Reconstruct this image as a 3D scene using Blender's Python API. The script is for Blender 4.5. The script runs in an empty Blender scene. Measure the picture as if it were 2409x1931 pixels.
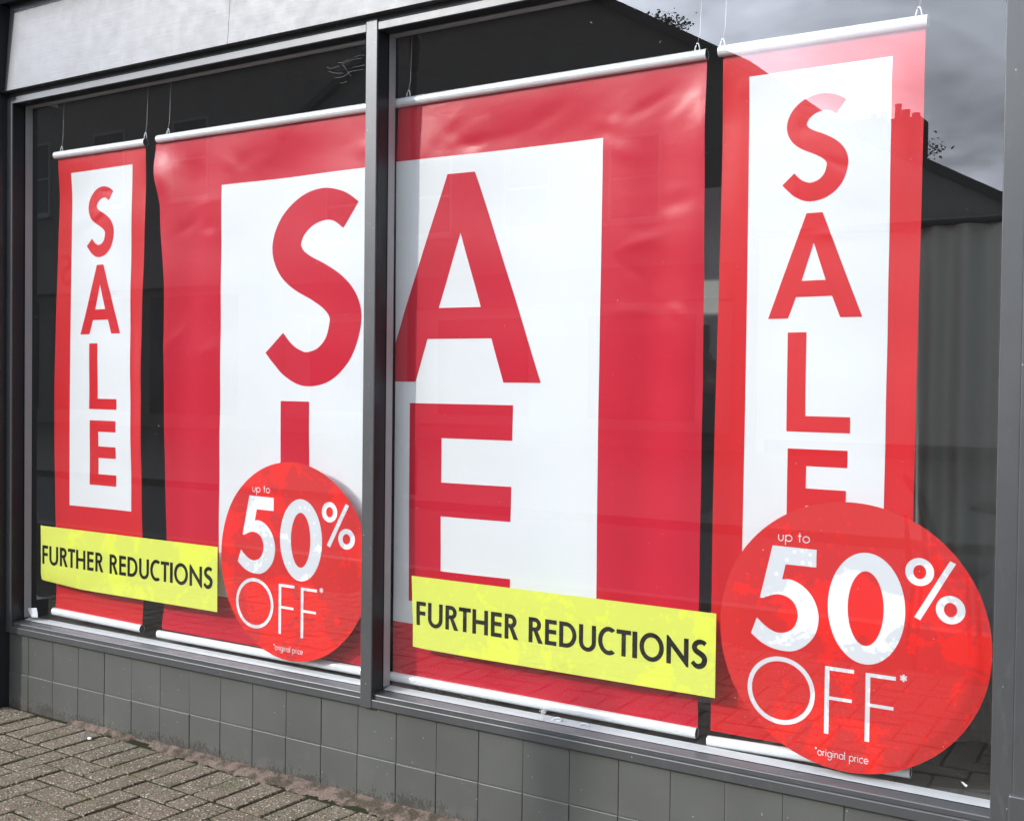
import bpy, bmesh, math, random
import numpy as np
from mathutils import Vector, Matrix
from mathutils.geometry import tessellate_polygon

sc = bpy.context.scene
COL = sc.collection
R = math.radians

# ------------------------------------------------------------------ camera
PW, PH = 2409.0, 1931.0
FPX = 2680.0
YAW, PITCH, ROLL = R(32.4353), R(-1.2124), R(0.6857)
CAM = Vector((0.0, -2.74, 1.2966))
_f = Vector((-math.sin(YAW) * math.cos(PITCH), math.cos(YAW) * math.cos(PITCH), math.sin(PITCH)))
_r = Vector((math.cos(YAW), math.sin(YAW), 0))
_u = _r.cross(_f)
CR = math.cos(ROLL) * _r + math.sin(ROLL) * _u
CU = -math.sin(ROLL) * _r + math.cos(ROLL) * _u
cd = bpy.data.cameras.new('camera')
cd.sensor_fit = 'HORIZONTAL'; cd.sensor_width = 36.0
cd.lens = FPX / PW * 36.0
cd.clip_start = 0.05; cd.clip_end = 3000
cam = bpy.data.objects.new('camera', cd); COL.objects.link(cam)
cam.matrix_world = Matrix(((CR.x, CU.x, -_f.x, CAM.x), (CR.y, CU.y, -_f.y, CAM.y), (CR.z, CU.z, -_f.z, CAM.z), (0, 0, 0, 1)))
sc.camera = cam
sc.render.resolution_x, sc.render.resolution_y = 1024, 820


def PX(x, y, Y):
    """photo pixel -> point on the vertical plane at depth Y"""
    d = CR * ((x - PW / 2) / FPX) - CU * ((y - PH / 2) / FPX) + _f
    t = (Y - CAM.y) / d.y
    return CAM + d * t


# ------------------------------------------------------------------ sky, sun, exposure
SUN_AZ, SUN_EL = 40.0, 25.5                       # azimuth: degrees from the street-side normal towards -X
sd = Vector((-math.sin(R(SUN_AZ)) * math.cos(R(SUN_EL)), -math.cos(R(SUN_AZ)) * math.cos(R(SUN_EL)), math.sin(R(SUN_EL))))
w = bpy.data.worlds.new('World'); sc.world = w; w.use_nodes = True
nt = w.node_tree; nt.nodes.clear()


def N(nt, kind, ins=None, **kw):
    n = nt.nodes.new(kind)
    for k, v in kw.items():
        setattr(n, k, v)
    for k, v in (ins or {}).items():
        s = n.inputs[k]
        if isinstance(v, bpy.types.NodeSocket):
            nt.links.new(v, s)
        else:
            s.default_value = v
    return n


def M(nt, op, a, b=0.5, c=None, clamp=False):
    n = nt.nodes.new('ShaderNodeMath'); n.operation = op; n.use_clamp = clamp
    for i, v in enumerate((a, b, c)):
        if v is None: continue
        if isinstance(v, bpy.types.NodeSocket): nt.links.new(v, n.inputs[i])
        else: n.inputs[i].default_value = v
    return n.outputs[0]


def MIX(nt, fac, a, b, mode='MIX'):
    n = nt.nodes.new('ShaderNodeMix'); n.data_type = 'RGBA'; n.blend_type = mode
    for i, v in ((0, fac), (6, a), (7, b)):
        if isinstance(v, bpy.types.NodeSocket): nt.links.new(v, n.inputs[i])
        elif i == 0: n.inputs[0].default_value = v
        else: n.inputs[i].default_value = (v[0], v[1], v[2], 1)
    return n.outputs[2]


def RAMP(nt, fac, *stops):
    n = nt.nodes.new('ShaderNodeValToRGB'); nt.links.new(fac, n.inputs[0])
    e = n.color_ramp.elements
    while len(e) < len(stops): e.new(0.5)
    for el, (p, c) in zip(e, stops):
        el.position = p
        c = c if hasattr(c, '__len__') else (c, c, c)
        el.color = (c[0], c[1], c[2], 1)
    return n.outputs[0]


sky = N(nt, 'ShaderNodeTexSky', sky_type='NISHITA', sun_disc=False, sun_elevation=R(SUN_EL), sun_rotation=R(180 + SUN_AZ))
sky.air_density = 1.0; sky.dust_density = 1.5; sky.ozone_density = 1.0
tc = N(nt, 'ShaderNodeTexCoord')
sep = N(nt, 'ShaderNodeSeparateXYZ', {0: tc.outputs['Generated']})
den = M(nt, 'ADD', M(nt, 'MAXIMUM', sep.outputs[2], 0.0), 0.14)
cx = M(nt, 'DIVIDE', sep.outputs[0], den); cy_ = M(nt, 'DIVIDE', sep.outputs[1], den)
cv = N(nt, 'ShaderNodeCombineXYZ', {0: cx, 1: cy_, 2: 3.7})
n1 = N(nt, 'ShaderNodeTexNoise', {'Vector': cv.outputs[0], 'Scale': 0.75, 'Detail': 5.0, 'Roughness': 0.56, 'Distortion': 0.5})
n2 = N(nt, 'ShaderNodeTexNoise', {'Vector': cv.outputs[0], 'Scale': 2.1, 'Detail': 5.0, 'Roughness': 0.55, 'Distortion': 0.3})
cov = RAMP(nt, n1.outputs[0], (0.34, 0.45), (0.52, 1.0))
dt = N(nt, 'ShaderNodeVectorMath', {0: tc.outputs['Generated'], 1: (sd.x, sd.y, sd.z)}, operation='DOT_PRODUCT')
near = M(nt, 'POWER', M(nt, 'MAXIMUM', dt.outputs['Value'], 0.0), 20.0)   # thin cloud scatters sunlight forward
shade = RAMP(nt, n2.outputs[0], (0.38, 0.74), (0.62, 1.22))
broad = M(nt, 'POWER', M(nt, 'MAXIMUM', dt.outputs['Value'], 0.0), 4.0)
glow = M(nt, 'ADD', M(nt, 'ADD', M(nt, 'MULTIPLY', near, 62.0), M(nt, 'MULTIPLY', broad, 112.0)), 14.0)
cl = M(nt, 'MULTIPLY', shade, glow)
clc = MIX(nt, 1.0, cl, (0.89, 0.96, 1.11), 'MULTIPLY')
skc = MIX(nt, cov, sky.outputs[0], clc)
bg = N(nt, 'ShaderNodeBackground', {'Color': skc, 'Strength': 0.10})
wo = N(nt, 'ShaderNodeOutputWorld'); nt.links.new(bg.outputs[0], wo.inputs[0])

sl = bpy.data.lights.new('sun', 'SUN'); sl.energy = 4.4; sl.angle = R(0.53); sl.color = (1.0, 0.955, 0.89)
so = bpy.data.objects.new('sun', sl); COL.objects.link(so)
so.rotation_euler = (-sd).to_track_quat('-Z', 'Y').to_euler(); so.location = (-6, -8, 9)

vs = sc.view_settings
sc.display_settings.display_device = 'sRGB'
vs.view_transform = 'Standard'; vs.look = 'None'; vs.exposure = -0.69; vs.gamma = 1.0; vs.use_curve_mapping = False
sc.cycles.transparent_max_bounces = 24
sc.cycles.max_bounces = 6; sc.cycles.diffuse_bounces = 3; sc.cycles.glossy_bounces = 3

# ------------------------------------------------------------------ helpers
rnd = random.Random(7)


def mat(name):
    m = bpy.data.materials.new(name); m.use_nodes = True
    m.node_tree.nodes.clear()
    return m, m.node_tree


def fin(m, nt, shader):
    o = N(nt, 'ShaderNodeOutputMaterial'); nt.links.new(shader, o.inputs[0]); return m


def bsdf(nt, col, rough, spec=0.5, normal=None, **kw):
    ins = {'Base Color': col if isinstance(col, bpy.types.NodeSocket) else (col[0], col[1], col[2], 1), 'Roughness': rough, 'Specular IOR Level': spec}
    if normal is not None: ins['Normal'] = normal
    ins.update(kw)
    return N(nt, 'ShaderNodeBsdfPrincipled', ins).outputs[0]


def coords(nt, kind='Object', scale=None):
    t = N(nt, 'ShaderNodeTexCoord').outputs[kind]
    if kind == 'World': pass
    if scale:
        t = N(nt, 'ShaderNodeMapping', {'Vector': t, 'Scale': scale}).outputs[0]
    return t


def wpos(nt, scale=None):
    t = N(nt, 'ShaderNodeNewGeometry').outputs['Position']
    if scale:
        t = N(nt, 'ShaderNodeMapping', {'Vector': t, 'Scale': scale}).outputs[0]
    return t


def noise(nt, v, scale, detail=4.0, rough=0.55, dist=0.0):
    return N(nt, 'ShaderNodeTexNoise', {'Vector': v, 'Scale': scale, 'Detail': detail, 'Roughness': rough, 'Distortion': dist}).outputs[0]


def bump(nt, h, strength, dist, normal=None):
    ins = {'Height': h, 'Strength': strength, 'Distance': dist}
    if normal is not None: ins['Normal'] = normal
    return N(nt, 'ShaderNodeBump', ins).outputs[0]


def simple(name, col, rough=0.6, spec=0.4, vary=0.15, vs_=9.0, bs=0.15, bd=0.002, bsc=60.0):
    m, nt = mat(name)
    p = wpos(nt)
    f = noise(nt, p, vs_, 5)
    c = MIX(nt, f, [x * (1 - vary) for x in col], [min(1, x * (1 + vary)) for x in col])
    return fin(m, nt, bsdf(nt, c, rough, spec, bump(nt, noise(nt, p, bsc, 4), bs, bd)))


def link(name, me, mt, parent=None):
    o = bpy.data.objects.new(name, me)
    if mt is not None and not me.materials: me.materials.append(mt)
    COL.objects.link(o)
    if parent is not None: o.parent = parent
    return o


def empty(name, loc=(0, 0, 0), parent=None):
    o = bpy.data.objects.new(name, None); o.location = loc; o.empty_display_size = 0.1
    COL.objects.link(o)
    if parent is not None: o.parent = parent
    return o


def tag(o, label=None, cat=None, group=None, kind=None):
    if label: o['label'] = label
    if cat: o['category'] = cat
    if group: o['group'] = group
    if kind: o['kind'] = kind
    return o


class MB:
    """mesh collector"""
    def __init__(s): s.v = []; s.f = []; s.smooth = False; s.org = Vector((0, 0, 0))

    def add(s, vs, fs):
        b = len(s.v); s.v += [tuple(p) for p in vs]; s.f += [tuple(i + b for i in f) for f in fs]; return s

    def box(s, x0, x1, y0, y1, z0, z1):
        return s.add([(x0, y0, z0), (x1, y0, z0), (x1, y1, z0), (x0, y1, z0), (x0, y0, z1), (x1, y0, z1), (x1, y1, z1), (x0, y1, z1)],
                     [(0, 3, 2, 1), (4, 5, 6, 7), (0, 1, 5, 4), (1, 2, 6, 5), (2, 3, 7, 6), (3, 0, 4, 7)])

    def prism_x(s, prof, x0, x1):
        """profile of (y,z) extruded along X"""
        n = len(prof)
        vs_ = [(x0, y, z) for y, z in prof] + [(x1, y, z) for y, z in prof]
        fs = [tuple(range(n)), tuple(range(2 * n - 1, n - 1, -1))] + [(i, i + n, (i + 1) % n + n, (i + 1) % n) for i in range(n)]
        return s.add(vs_, fs)

    def prism_y(s, prof, y0, y1):
        n = len(prof)
        vs_ = [(x, y0, z) for x, z in prof] + [(x, y1, z) for x, z in prof]
        fs = [tuple(range(n)), tuple(range(2 * n - 1, n - 1, -1))] + [(i, i + n, (i + 1) % n + n, (i + 1) % n) for i in range(n)]
        return s.add(vs_, fs)

    def tube(s, pts, rad, n=8, cap=True):
        pts = [Vector(p) for p in pts]; rings = []
        m = len(pts)
        rr = rad if hasattr(rad, '__len__') else [rad] * m
        for i, p in enumerate(pts):
            t = (pts[min(i + 1, m - 1)] - pts[max(i - 1, 0)]).normalized()
            a = Vector((0, 0, 1)) if abs(t.z) < 0.9 else Vector((1, 0, 0))
            e1 = t.cross(a).normalized(); e2 = t.cross(e1)
            rings.append([p + (e1 * math.cos(2 * math.pi * k / n) + e2 * math.sin(2 * math.pi * k / n)) * rr[i] for k in range(n)])
        vs_ = [q for r_ in rings for q in r_]
        fs = [(i * n + k, i * n + (k + 1) % n, (i + 1) * n + (k + 1) % n, (i + 1) * n + k) for i in range(m - 1) for k in range(n)]
        if cap: fs += [tuple(range(n - 1, -1, -1)), tuple(range((m - 1) * n, m * n))]
        return s.add(vs_, fs)

    def lathe(s, prof, c, n=24):
        """profile of (r,z) round the vertical at c"""
        vs_ = [(c[0] + r_ * math.cos(2 * math.pi * k / n), c[1] + r_ * math.sin(2 * math.pi * k / n), z) for r_, z in prof for k in range(n)]
        m = len(prof)
        fs = [(i * n + k, i * n + (k + 1) % n, (i + 1) * n + (k + 1) % n, (i + 1) * n + k) for i in range(m - 1) for k in range(n)]
        fs += [tuple(range(n - 1, -1, -1)), tuple(range((m - 1) * n, m * n))]
        return s.add(vs_, fs)

    def mesh(s, name, bevel=0.0, smooth=False, seg=1):
        me = bpy.data.meshes.new(name)
        me.from_pydata(s.v, [], s.f)
        bm = bmesh.new(); bm.from_mesh(me)
        bmesh.ops.recalc_face_normals(bm, faces=bm.faces)
        if bevel:
            bmesh.ops.bevel(bm, geom=bm.edges[:] , offset=bevel, segments=seg, affect='EDGES', profile=0.5)
        for f in bm.faces: f.smooth = smooth
        bm.to_mesh(me); bm.free(); me.update()
        return me

    def build(s, name, mt, parent=None, bevel=0.0, smooth=False, seg=1):
        return link(name, s.mesh(name, bevel, smooth, seg), mt, parent)


# ------------------------------------------------------------------ materials
def make_paint(name, base, rough, grain=0.0, streak=(3, 60, 200), specks=False, dirt=False, spec=0.5, coat=0.0):
    m, nt = mat(name)
    p = wpos(nt)
    big = noise(nt, p, 3.2, 5)
    c = MIX(nt, RAMP(nt, big, (0.35, 0.0), (0.7, 1.0)), [x * 0.88 for x in base], [x * 1.12 for x in base])
    h = noise(nt, wpos(nt, streak), 1.0, 6, 0.6)
    rg = M(nt, 'ADD', M(nt, 'MULTIPLY', noise(nt, p, 22, 5), 0.16), rough - 0.08)
    if dirt:
        oi = N(nt, 'ShaderNodeObjectInfo').outputs['Random']
        c = MIX(nt, M(nt, 'MULTIPLY', oi, 0.5), c, [x * 0.72 for x in base])
        scuff = RAMP(nt, noise(nt, wpos(nt, (9, 9, 26)), 1.0, 8, 0.75, 0.8), (0.60, 0.0), (0.78, 0.35))
        c = MIX(nt, scuff, c, (0.16, 0.155, 0.14))
        z = N(nt, 'ShaderNodeSeparateXYZ', {0: p}).outputs[2]
        x = N(nt, 'ShaderNodeSeparateXYZ', {0: p}).outputs[0]
        fine = noise(nt, wpos(nt, (150, 150, 80)), 1.0, 2, 0.7)
        lump = noise(nt, p, 4.5, 3)
        lvl = M(nt, 'MULTIPLY', M(nt, 'SUBTRACT', M(nt, 'ADD', -0.012, M(nt, 'MULTIPLY', lump, 0.13)), z), 7.0)
        mk = M(nt, 'ADD', fine, M(nt, 'MINIMUM', lvl, 0.5))
        msk = RAMP(nt, mk, (0.68, 0.0), (0.76, 1.0))
        dcol = MIX(nt, noise(nt, p, 30, 3), (0.018, 0.015, 0.011), (0.055, 0.045, 0.034))
        c = MIX(nt, M(nt, 'MULTIPLY', msk, 0.85), c, dcol)
        splash = RAMP(nt, M(nt, 'ADD', noise(nt, p, 14, 5), M(nt, 'MULTIPLY', M(nt, 'SUBTRACT', 0.035, z), 2.2)), (0.50, 0.0), (0.75, 0.45))
        c = MIX(nt, splash, c, (0.14, 0.125, 0.105))
        rg = M(nt, 'ADD', rg, M(nt, 'MULTIPLY', msk, 0.3))
    if specks and not dirt:
        sc_ = RAMP(nt, noise(nt, wpos(nt, (30, 30, 7)), 1.0, 8, 0.75, 0.6), (0.56, 0.0), (0.80, 0.5))
        c = MIX(nt, sc_, c, (0.13, 0.128, 0.12))
    if specks:
        v = N(nt, 'ShaderNodeTexVoronoi', {'Vector': wpos(nt, (75, 75, 55)), 'Scale': 1.0}, feature='F1')
        keep = RAMP(nt, N(nt, 'ShaderNodeSeparateColor', {0: v.outputs['Color']}).outputs[0], (0.87, 0.0), (0.9, 1.0))
        dot = RAMP(nt, v.outputs['Distance'], (0.05, 1.0), (0.13, 0.0))
        s_ = M(nt, 'MULTIPLY', keep, dot)
        c = MIX(nt, M(nt, 'MULTIPLY', s_, 0.8), c, (0.55, 0.54, 0.5))
    nm = bump(nt, h, grain, 0.0012) if grain else None
    nm = bump(nt, noise(nt, p, 130, 3), 0.12, 0.0008, nm)
    return fin(m, nt, bsdf(nt, c, rg, spec, nm, **({'Coat Weight': coat, 'Coat Roughness': 0.36, 'Coat Normal': nm} if coat else {})))


GREY = (0.088, 0.090, 0.088)
m_frame = make_paint('grey_gloss_paint', (0.052, 0.053, 0.053), 0.40, 0.12, (60, 60, 4), specks=True, spec=0.65, coat=0.25)
m_fascia = make_paint('grey_fascia_paint', (0.070, 0.072, 0.076), 0.46, 0.30, (5, 40, 130), spec=0.62, coat=0.07)
m_tile = make_paint('grey_tile_paint', (0.088, 0.089, 0.078), 0.44, 0.10, (30, 30, 30), specks=True, dirt=True)
m_dark = make_paint('dark_gloss_paint', (0.020, 0.021, 0.024), 0.35, 0.1, (50, 50, 5))
m_bead = simple('white_bead_paint', (0.52, 0.53, 0.54), 0.5, 0.4, 0.05, 20)
m_gasket = simple('black_gasket', (0.012, 0.012, 0.014), 0.6, 0.3)
m_grout = simple('grey_grout', (0.115, 0.118, 0.110), 0.8, 0.2)
m_plaster = simple('painted_plaster', (0.16, 0.16, 0.155), 0.8, 0.2)
m_floor = simple('dark_lino', (0.055, 0.06, 0.062), 0.45, 0.4, 0.25, 3)
m_ceil = simple('ceiling_paint', (0.22, 0.22, 0.21), 0.85, 0.2)
m_pale = simple('pale_board', (0.42, 0.45, 0.44), 0.6, 0.3, 0.05)
m_wallbrick = simple('dark_wall', (0.10, 0.085, 0.075), 0.85, 0.2, 0.3, 7)


def make_glass():
    m, nt = mat('window_glass')
    g = N(nt, 'ShaderNodeNewGeometry')
    d = N(nt, 'ShaderNodeVectorMath', {0: g.outputs['Normal'], 1: g.outputs['Incoming']}, operation='DOT_PRODUCT').outputs['Value']
    k = M(nt, 'POWER', M(nt, 'SUBTRACT', 1.0, M(nt, 'ABSOLUTE', d)), 5.0)
    f0 = 0.096
    F = M(nt, 'ADD', M(nt, 'MULTIPLY', k, 1 - f0), f0, clamp=True)
    tr = N(nt, 'ShaderNodeBsdfTransparent', {'Color': (0.975, 0.985, 0.98, 1)}).outputs[0]
    gl = N(nt, 'ShaderNodeBsdfGlossy', {'Color': (1, 1, 1, 1), 'Roughness': 0.0}).outputs[0]
    mx = N(nt, 'ShaderNodeMixShader', {0: F, 1: tr, 2: gl}).outputs[0]
    haze_film = N(nt, 'ShaderNodeBsdfDiffuse', {'Color': (0.7, 0.71, 0.68, 1)}).outputs[0]      # even dusty film, added as haze that lifts the dark gaps
    return fin(m, nt, N(nt, 'ShaderNodeMixShader', {0: 0.009, 1: mx, 2: haze_film}).outputs[0])


m_glass = make_glass()
_m, _nt = mat('glass_inner_face'); m_glass2 = fin(_m, _nt, N(_nt, 'ShaderNodeBsdfTransparent', {'Color': (0.985, 0.99, 0.985, 1)}).outputs[0])


def make_vinyl(name, col, rough=0.34, bumpy=0.25, trans=0.0):
    m, nt = mat(name)
    p = wpos(nt)
    fine = noise(nt, p, 7.0, 6, 0.6, 0.4)
    cre = noise(nt, wpos(nt, (10, 10, 14)), 1.0, 3, 0.5, 1.2)
    nm = bump(nt, cre, bumpy, 0.006)
    nm = bump(nt, fine, bumpy * 0.5, 0.004, nm)
    cc = MIX(nt, noise(nt, p, 2.0, 3), [x * 0.96 for x in col], [min(1, x * 1.03) for x in col])
    s = bsdf(nt, cc, rough, 0.40, nm)
    if trans:
        t = N(nt, 'ShaderNodeBsdfTranslucent', {'Color': (col[0], col[1], col[2], 1)}).outputs[0]
        s = N(nt, 'ShaderNodeMixShader', {0: trans, 1: s, 2: t}).outputs[0]
    return fin(m, nt, s)


RED_A = (0.64, 0.010, 0.016)
RED_B = (0.57, 0.006, 0.028)
WHITE = (0.755, 0.77, 0.775)
m_red_a = make_vinyl('red_vinyl', RED_A, 0.30, 0.07, 0.12)
m_red_b = make_vinyl('crimson_vinyl', RED_B, 0.30, 0.09, 0.12)
m_white = make_vinyl('white_vinyl', WHITE, 0.42, 0.05, 0.12)


def make_sticker(name, col, dull, trans=0.0, seed=0.0, thr=0.5):
    """film stuck to the glass: where it has wetted the pane it is deeper in colour, where air is trapped it is duller"""
    m, nt = mat(name)
    p0 = N(nt, 'ShaderNodeVectorMath', {0: wpos(nt), 1: (seed, seed * 0.7, seed * 1.3)}, operation='ADD').outputs[0]
    a = noise(nt, p0, 6.5, 7, 0.62, 0.5)
    b = noise(nt, p0, 60.0, 3, 0.5)
    v = N(nt, 'ShaderNodeTexVoronoi', {'Vector': p0, 'Scale': 46.0}, feature='F1')
    keep = RAMP(nt, N(nt, 'ShaderNodeSeparateColor', {0: v.outputs['Color']}).outputs[0], (0.6, 0.0), (0.62, 1.0))
    dots = M(nt, 'MULTIPLY', RAMP(nt, v.outputs['Distance'], (0.22, 1.0), (0.30, 0.0)), keep)
    base = RAMP(nt, M(nt, 'ADD', a, M(nt, 'MULTIPLY', M(nt, 'SUBTRACT', b, 0.5), 0.10)), (thr - 0.012, 0.0), (thr + 0.012, 1.0))
    msk = M(nt, 'MAXIMUM', base, M(nt, 'MULTIPLY', dots, 0.7))
    cc = MIX(nt, msk, dull, col)
    s = bsdf(nt, cc, 0.45, 0.3)
    if trans:
        t = N(nt, 'ShaderNodeBsdfTranslucent', {'Color': (col[0], col[1], col[2], 1)}).outputs[0]
        s = N(nt, 'ShaderNodeMixShader', {0: trans, 1: s, 2: t}).outputs[0]
    return fin(m, nt, s)


m_st_red = make_sticker('red_sticker_film', (0.80, 0.014, 0.010), (0.62, 0.018, 0.018), 0.10, 3.1, 0.53)
m_st_white = make_sticker('white_sticker_film', (0.77, 0.78, 0.80), (0.60, 0.61, 0.63), 0.0, 3.1, 0.53)
m_st_yellow = make_sticker('yellow_sticker_film', (0.82, 0.86, 0.10), (0.74, 0.78, 0.13), 0.18, 9.4, 0.56)
m_st_black = simple('black_print', (0.006, 0.006, 0.004), 0.5, 0.1, 0.1)
m_alu = simple('satin_aluminium', (0.78, 0.79, 0.80), 0.30, 0.5, 0.03, 12, 0.02, 0.0005, 200)
m_alu.node_tree.nodes['Principled BSDF'].inputs['Metallic'].default_value = 0.15
m_clear = simple('clear_plastic', (0.75, 0.76, 0.77), 0.25, 0.5, 0.05)
m_wire = simple('nylon_line', (0.6, 0.6, 0.6), 0.3, 0.5)


def make_paver():
    m, nt = mat('concrete_paver')
    p = wpos(nt)
    oi = N(nt, 'ShaderNodeObjectInfo').outputs['Random']
    v = N(nt, 'ShaderNodeTexVoronoi', {'Vector': p, 'Scale': 105.0}, feature='F1')
    vc = N(nt, 'ShaderNodeSeparateColor', {0: v.outputs['Color']}).outputs
    chip = M(nt, 'MULTIPLY', RAMP(nt, v.outputs['Distance'], (0.30, 1.0), (0.50, 0.0)), RAMP(nt, vc[0], (0.52, 0.0), (0.58, 1.0)))
    base = MIX(nt, noise(nt, p, 5.0, 5), (0.100, 0.082, 0.056), (0.225, 0.188, 0.130))
    base = MIX(nt, M(nt, 'MULTIPLY', oi, 0.55), base, (0.20, 0.155, 0.108))
    chipc = MIX(nt, vc[1], (0.34, 0.30, 0.23), (0.82, 0.75, 0.62))
    c = MIX(nt, M(nt, 'MULTIPLY', chip, 0.62), base, chipc)
    pits = RAMP(nt, noise(nt, p, 170, 2), (0.36, 1.0), (0.45, 0.0))
    c = MIX(nt, M(nt, 'MULTIPLY', pits, 0.85), c, (0.035, 0.031, 0.024))
    moss = RAMP(nt, noise(nt, p, 7.5, 6, 0.65), (0.52, 0.0), (0.70, 0.7))
    c = MIX(nt, moss, c, (0.07, 0.072, 0.030))
    h = M(nt, 'ADD', M(nt, 'MULTIPLY', chip, 0.8), M(nt, 'SUBTRACT', noise(nt, p, 150, 4), M(nt, 'MULTIPLY', pits, 0.6)))
    return fin(m, nt, bsdf(nt, c, 0.85, 0.25, bump(nt, h, 1.0, 0.004)))


m_paver = make_paver()


def make_bed():
    m, nt = mat('mossy_joint_sand')
    p = wpos(nt)
    c = MIX(nt, RAMP(nt, noise(nt, p, 9, 5), (0.4, 0.0), (0.6, 1.0)), (0.026, 0.022, 0.015), (0.026, 0.033, 0.012))
    return fin(m, nt, bsdf(nt, c, 0.95, 0.1, bump(nt, noise(nt, p, 160, 4), 0.8, 0.003)))


m_bed = make_bed()
def make_mortar():
    m, nt = mat('pink_mortar')
    p = wpos(nt)
    a = RAMP(nt, noise(nt, p, 16, 5, 0.65), (0.44, 0.0), (0.56, 1.0))
    f = noise(nt, p, 90, 4, 0.7)
    c = MIX(nt, a, MIX(nt, f, (0.05, 0.042, 0.03), (0.13, 0.105, 0.075)), MIX(nt, f, (0.12, 0.088, 0.068), (0.29, 0.215, 0.175)))
    return fin(m, nt, bsdf(nt, c, 0.95, 0.1, bump(nt, M(nt, 'ADD', f, noise(nt, p, 220, 3)), 1.0, 0.006)))


m_mortar = make_mortar()

# ------------------------------------------------------------------ ground, pavement, road
tag(MB().add([(-900, -900, -0.16), (900, -900, -0.16), (900, 900, -0.16), (-900, 900, -0.16)], [(0, 1, 2, 3)]).build('ground', simple('asphalt_ground', (0.05, 0.05, 0.05), 0.9)), 'dark ground sheet reaching to the horizon', 'ground', kind='structure')
road = tag(MB().add([(-90, -7.6, -0.11), (60, -7.6, -0.11), (60, -3.72, -0.11), (-90, -3.72, -0.11)], [(0, 1, 2, 3)]).build('road', simple('asphalt', (0.055, 0.055, 0.057), 0.85, 0.3, 0.25, 40, 0.6, 0.004, 90)), 'grey asphalt street along the shops', 'road', kind='structure')
pave = MB()
pave.box(-90, 60, -3.6, 0.03, -0.2, -0.0058)
pave = pave.build('pavement', m_bed)
tag(pave, 'herringbone block pavement in front of the shop window', 'pavement', kind='structure')
kerbm = simple('kerb_stone', (0.2, 0.195, 0.18), 0.85, 0.2, 0.2, 12)
kerb_me = MB().box(-0.4525, 0.4525, -0.06, 0.06, -0.2, 0.0).mesh('kerb_stone', 0.008)
kerb_me.materials.append(kerbm)
for i in range(16):
    o = link('kerb_stone', kerb_me, None, pave); o.location = (-9.0 + i * 0.915, -3.665, -0.003)
tag(MB().box(-90, 60, -19.96, -7.6, -0.2, -0.02).build('far_pavement', simple('far_paving', (0.13, 0.125, 0.115), 0.85, 0.2, 0.2, 3)), 'pale paved forecourt across the street', 'pavement', kind='structure')

# herringbone blocks: 0.2 x 0.1 m, laid 2.5 degrees off the wall line, header course along the wall
U = 0.1035
TH = -0.0428
e1 = Vector((math.cos(TH), math.sin(TH), 0)); e2 = Vector((-math.sin(TH), math.cos(TH), 0))
O0 = Vector((-3.39, -0.339, 0))
u0 = O0.dot(e1); v0 = O0.dot(e2)


def paver_mesh(lx, ly, seed):
    r_ = random.Random(seed)
    b = MB(); b.box(-lx / 2, lx / 2, -ly / 2, ly / 2, -0.05, 0.0)
    me = b.mesh('paver')
    bm = bmesh.new(); bm.from_mesh(me)
    ed = [e for e in bm.edges if all(v.co.z > -0.01 for v in e.verts)] + [e for e in bm.edges if abs(e.verts[0].co.z - e.verts[1].co.z) > 0.02]
    bmesh.ops.bevel(bm, geom=ed, offset=0.0055, segments=2, affect='EDGES', profile=0.6)
    for v in bm.verts:
        v.co.x += r_.uniform(-.0009, .0009); v.co.y += r_.uniform(-.0009, .0009)
    for f in bm.faces: f.smooth = False
    bm.to_mesh(me); bm.free(); me.materials.append(m_paver)
    return me


G = 0.0095
full = [paver_mesh(2 * U - G, U - G, k) for k in range(5)]
half = [paver_mesh(U - G, U - G, 40 + k) for k in range(2)]
slots = []                                         # (u centre, v centre, quarter turn, half?)
for i in range(-32, 60):
    for j in range(-32, 1):
        k = (i + j) % 4
        if k == 0: slots.append((i + 1.0, j + 0.5, 0, False))
        elif k == 2:
            if j < 0: slots.append((i + 0.5, j + 1.0, 1, False))
            else: slots.append((i + 0.5, j + 0.5, 0, True))
for i in range(-32, 60):
    slots.append((i * 1.012 + 0.5, 2.0, 1, False))
cand = []
for a, b_, q, hf in slots:
    c = e1 * (u0 + a * U) + e2 * (v0 + b_ * U)
    if c.y < -2.6 or c.x < -6 or c.x > 2.2: continue
    cand.append(((c - Vector((-3.1, -0.3, 0))).length, c, q, hf))
cand.sort(key=lambda t: t[0])
rest = MB()
for n_, (d_, c, q, hf) in enumerate(cand):
    me = rnd.choice(half if hf else full)
    z = rnd.uniform(-0.003, 0.0015)
    ang = TH + (math.pi / 2 if q else 0) + rnd.uniform(-0.012, 0.012) + rnd.choice((0, math.pi))
    if n_ < 285:
        o = link('paver', me, None, pave)
        o.location = (c.x, c.y, z); o.rotation_euler = (rnd.uniform(-.012, .012), rnd.uniform(-.012, .012), ang)
    else:
        mm = Matrix.Translation((c.x, c.y, z)) @ Matrix.Rotation(ang, 4, 'Z')
        rest.add([mm @ v.co for v in me.vertices], [tuple(p.vertices) for p in me.polygons])
o = rest.build('outer_pavers', m_paver, pave); tag(o, kind='stuff')

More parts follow.
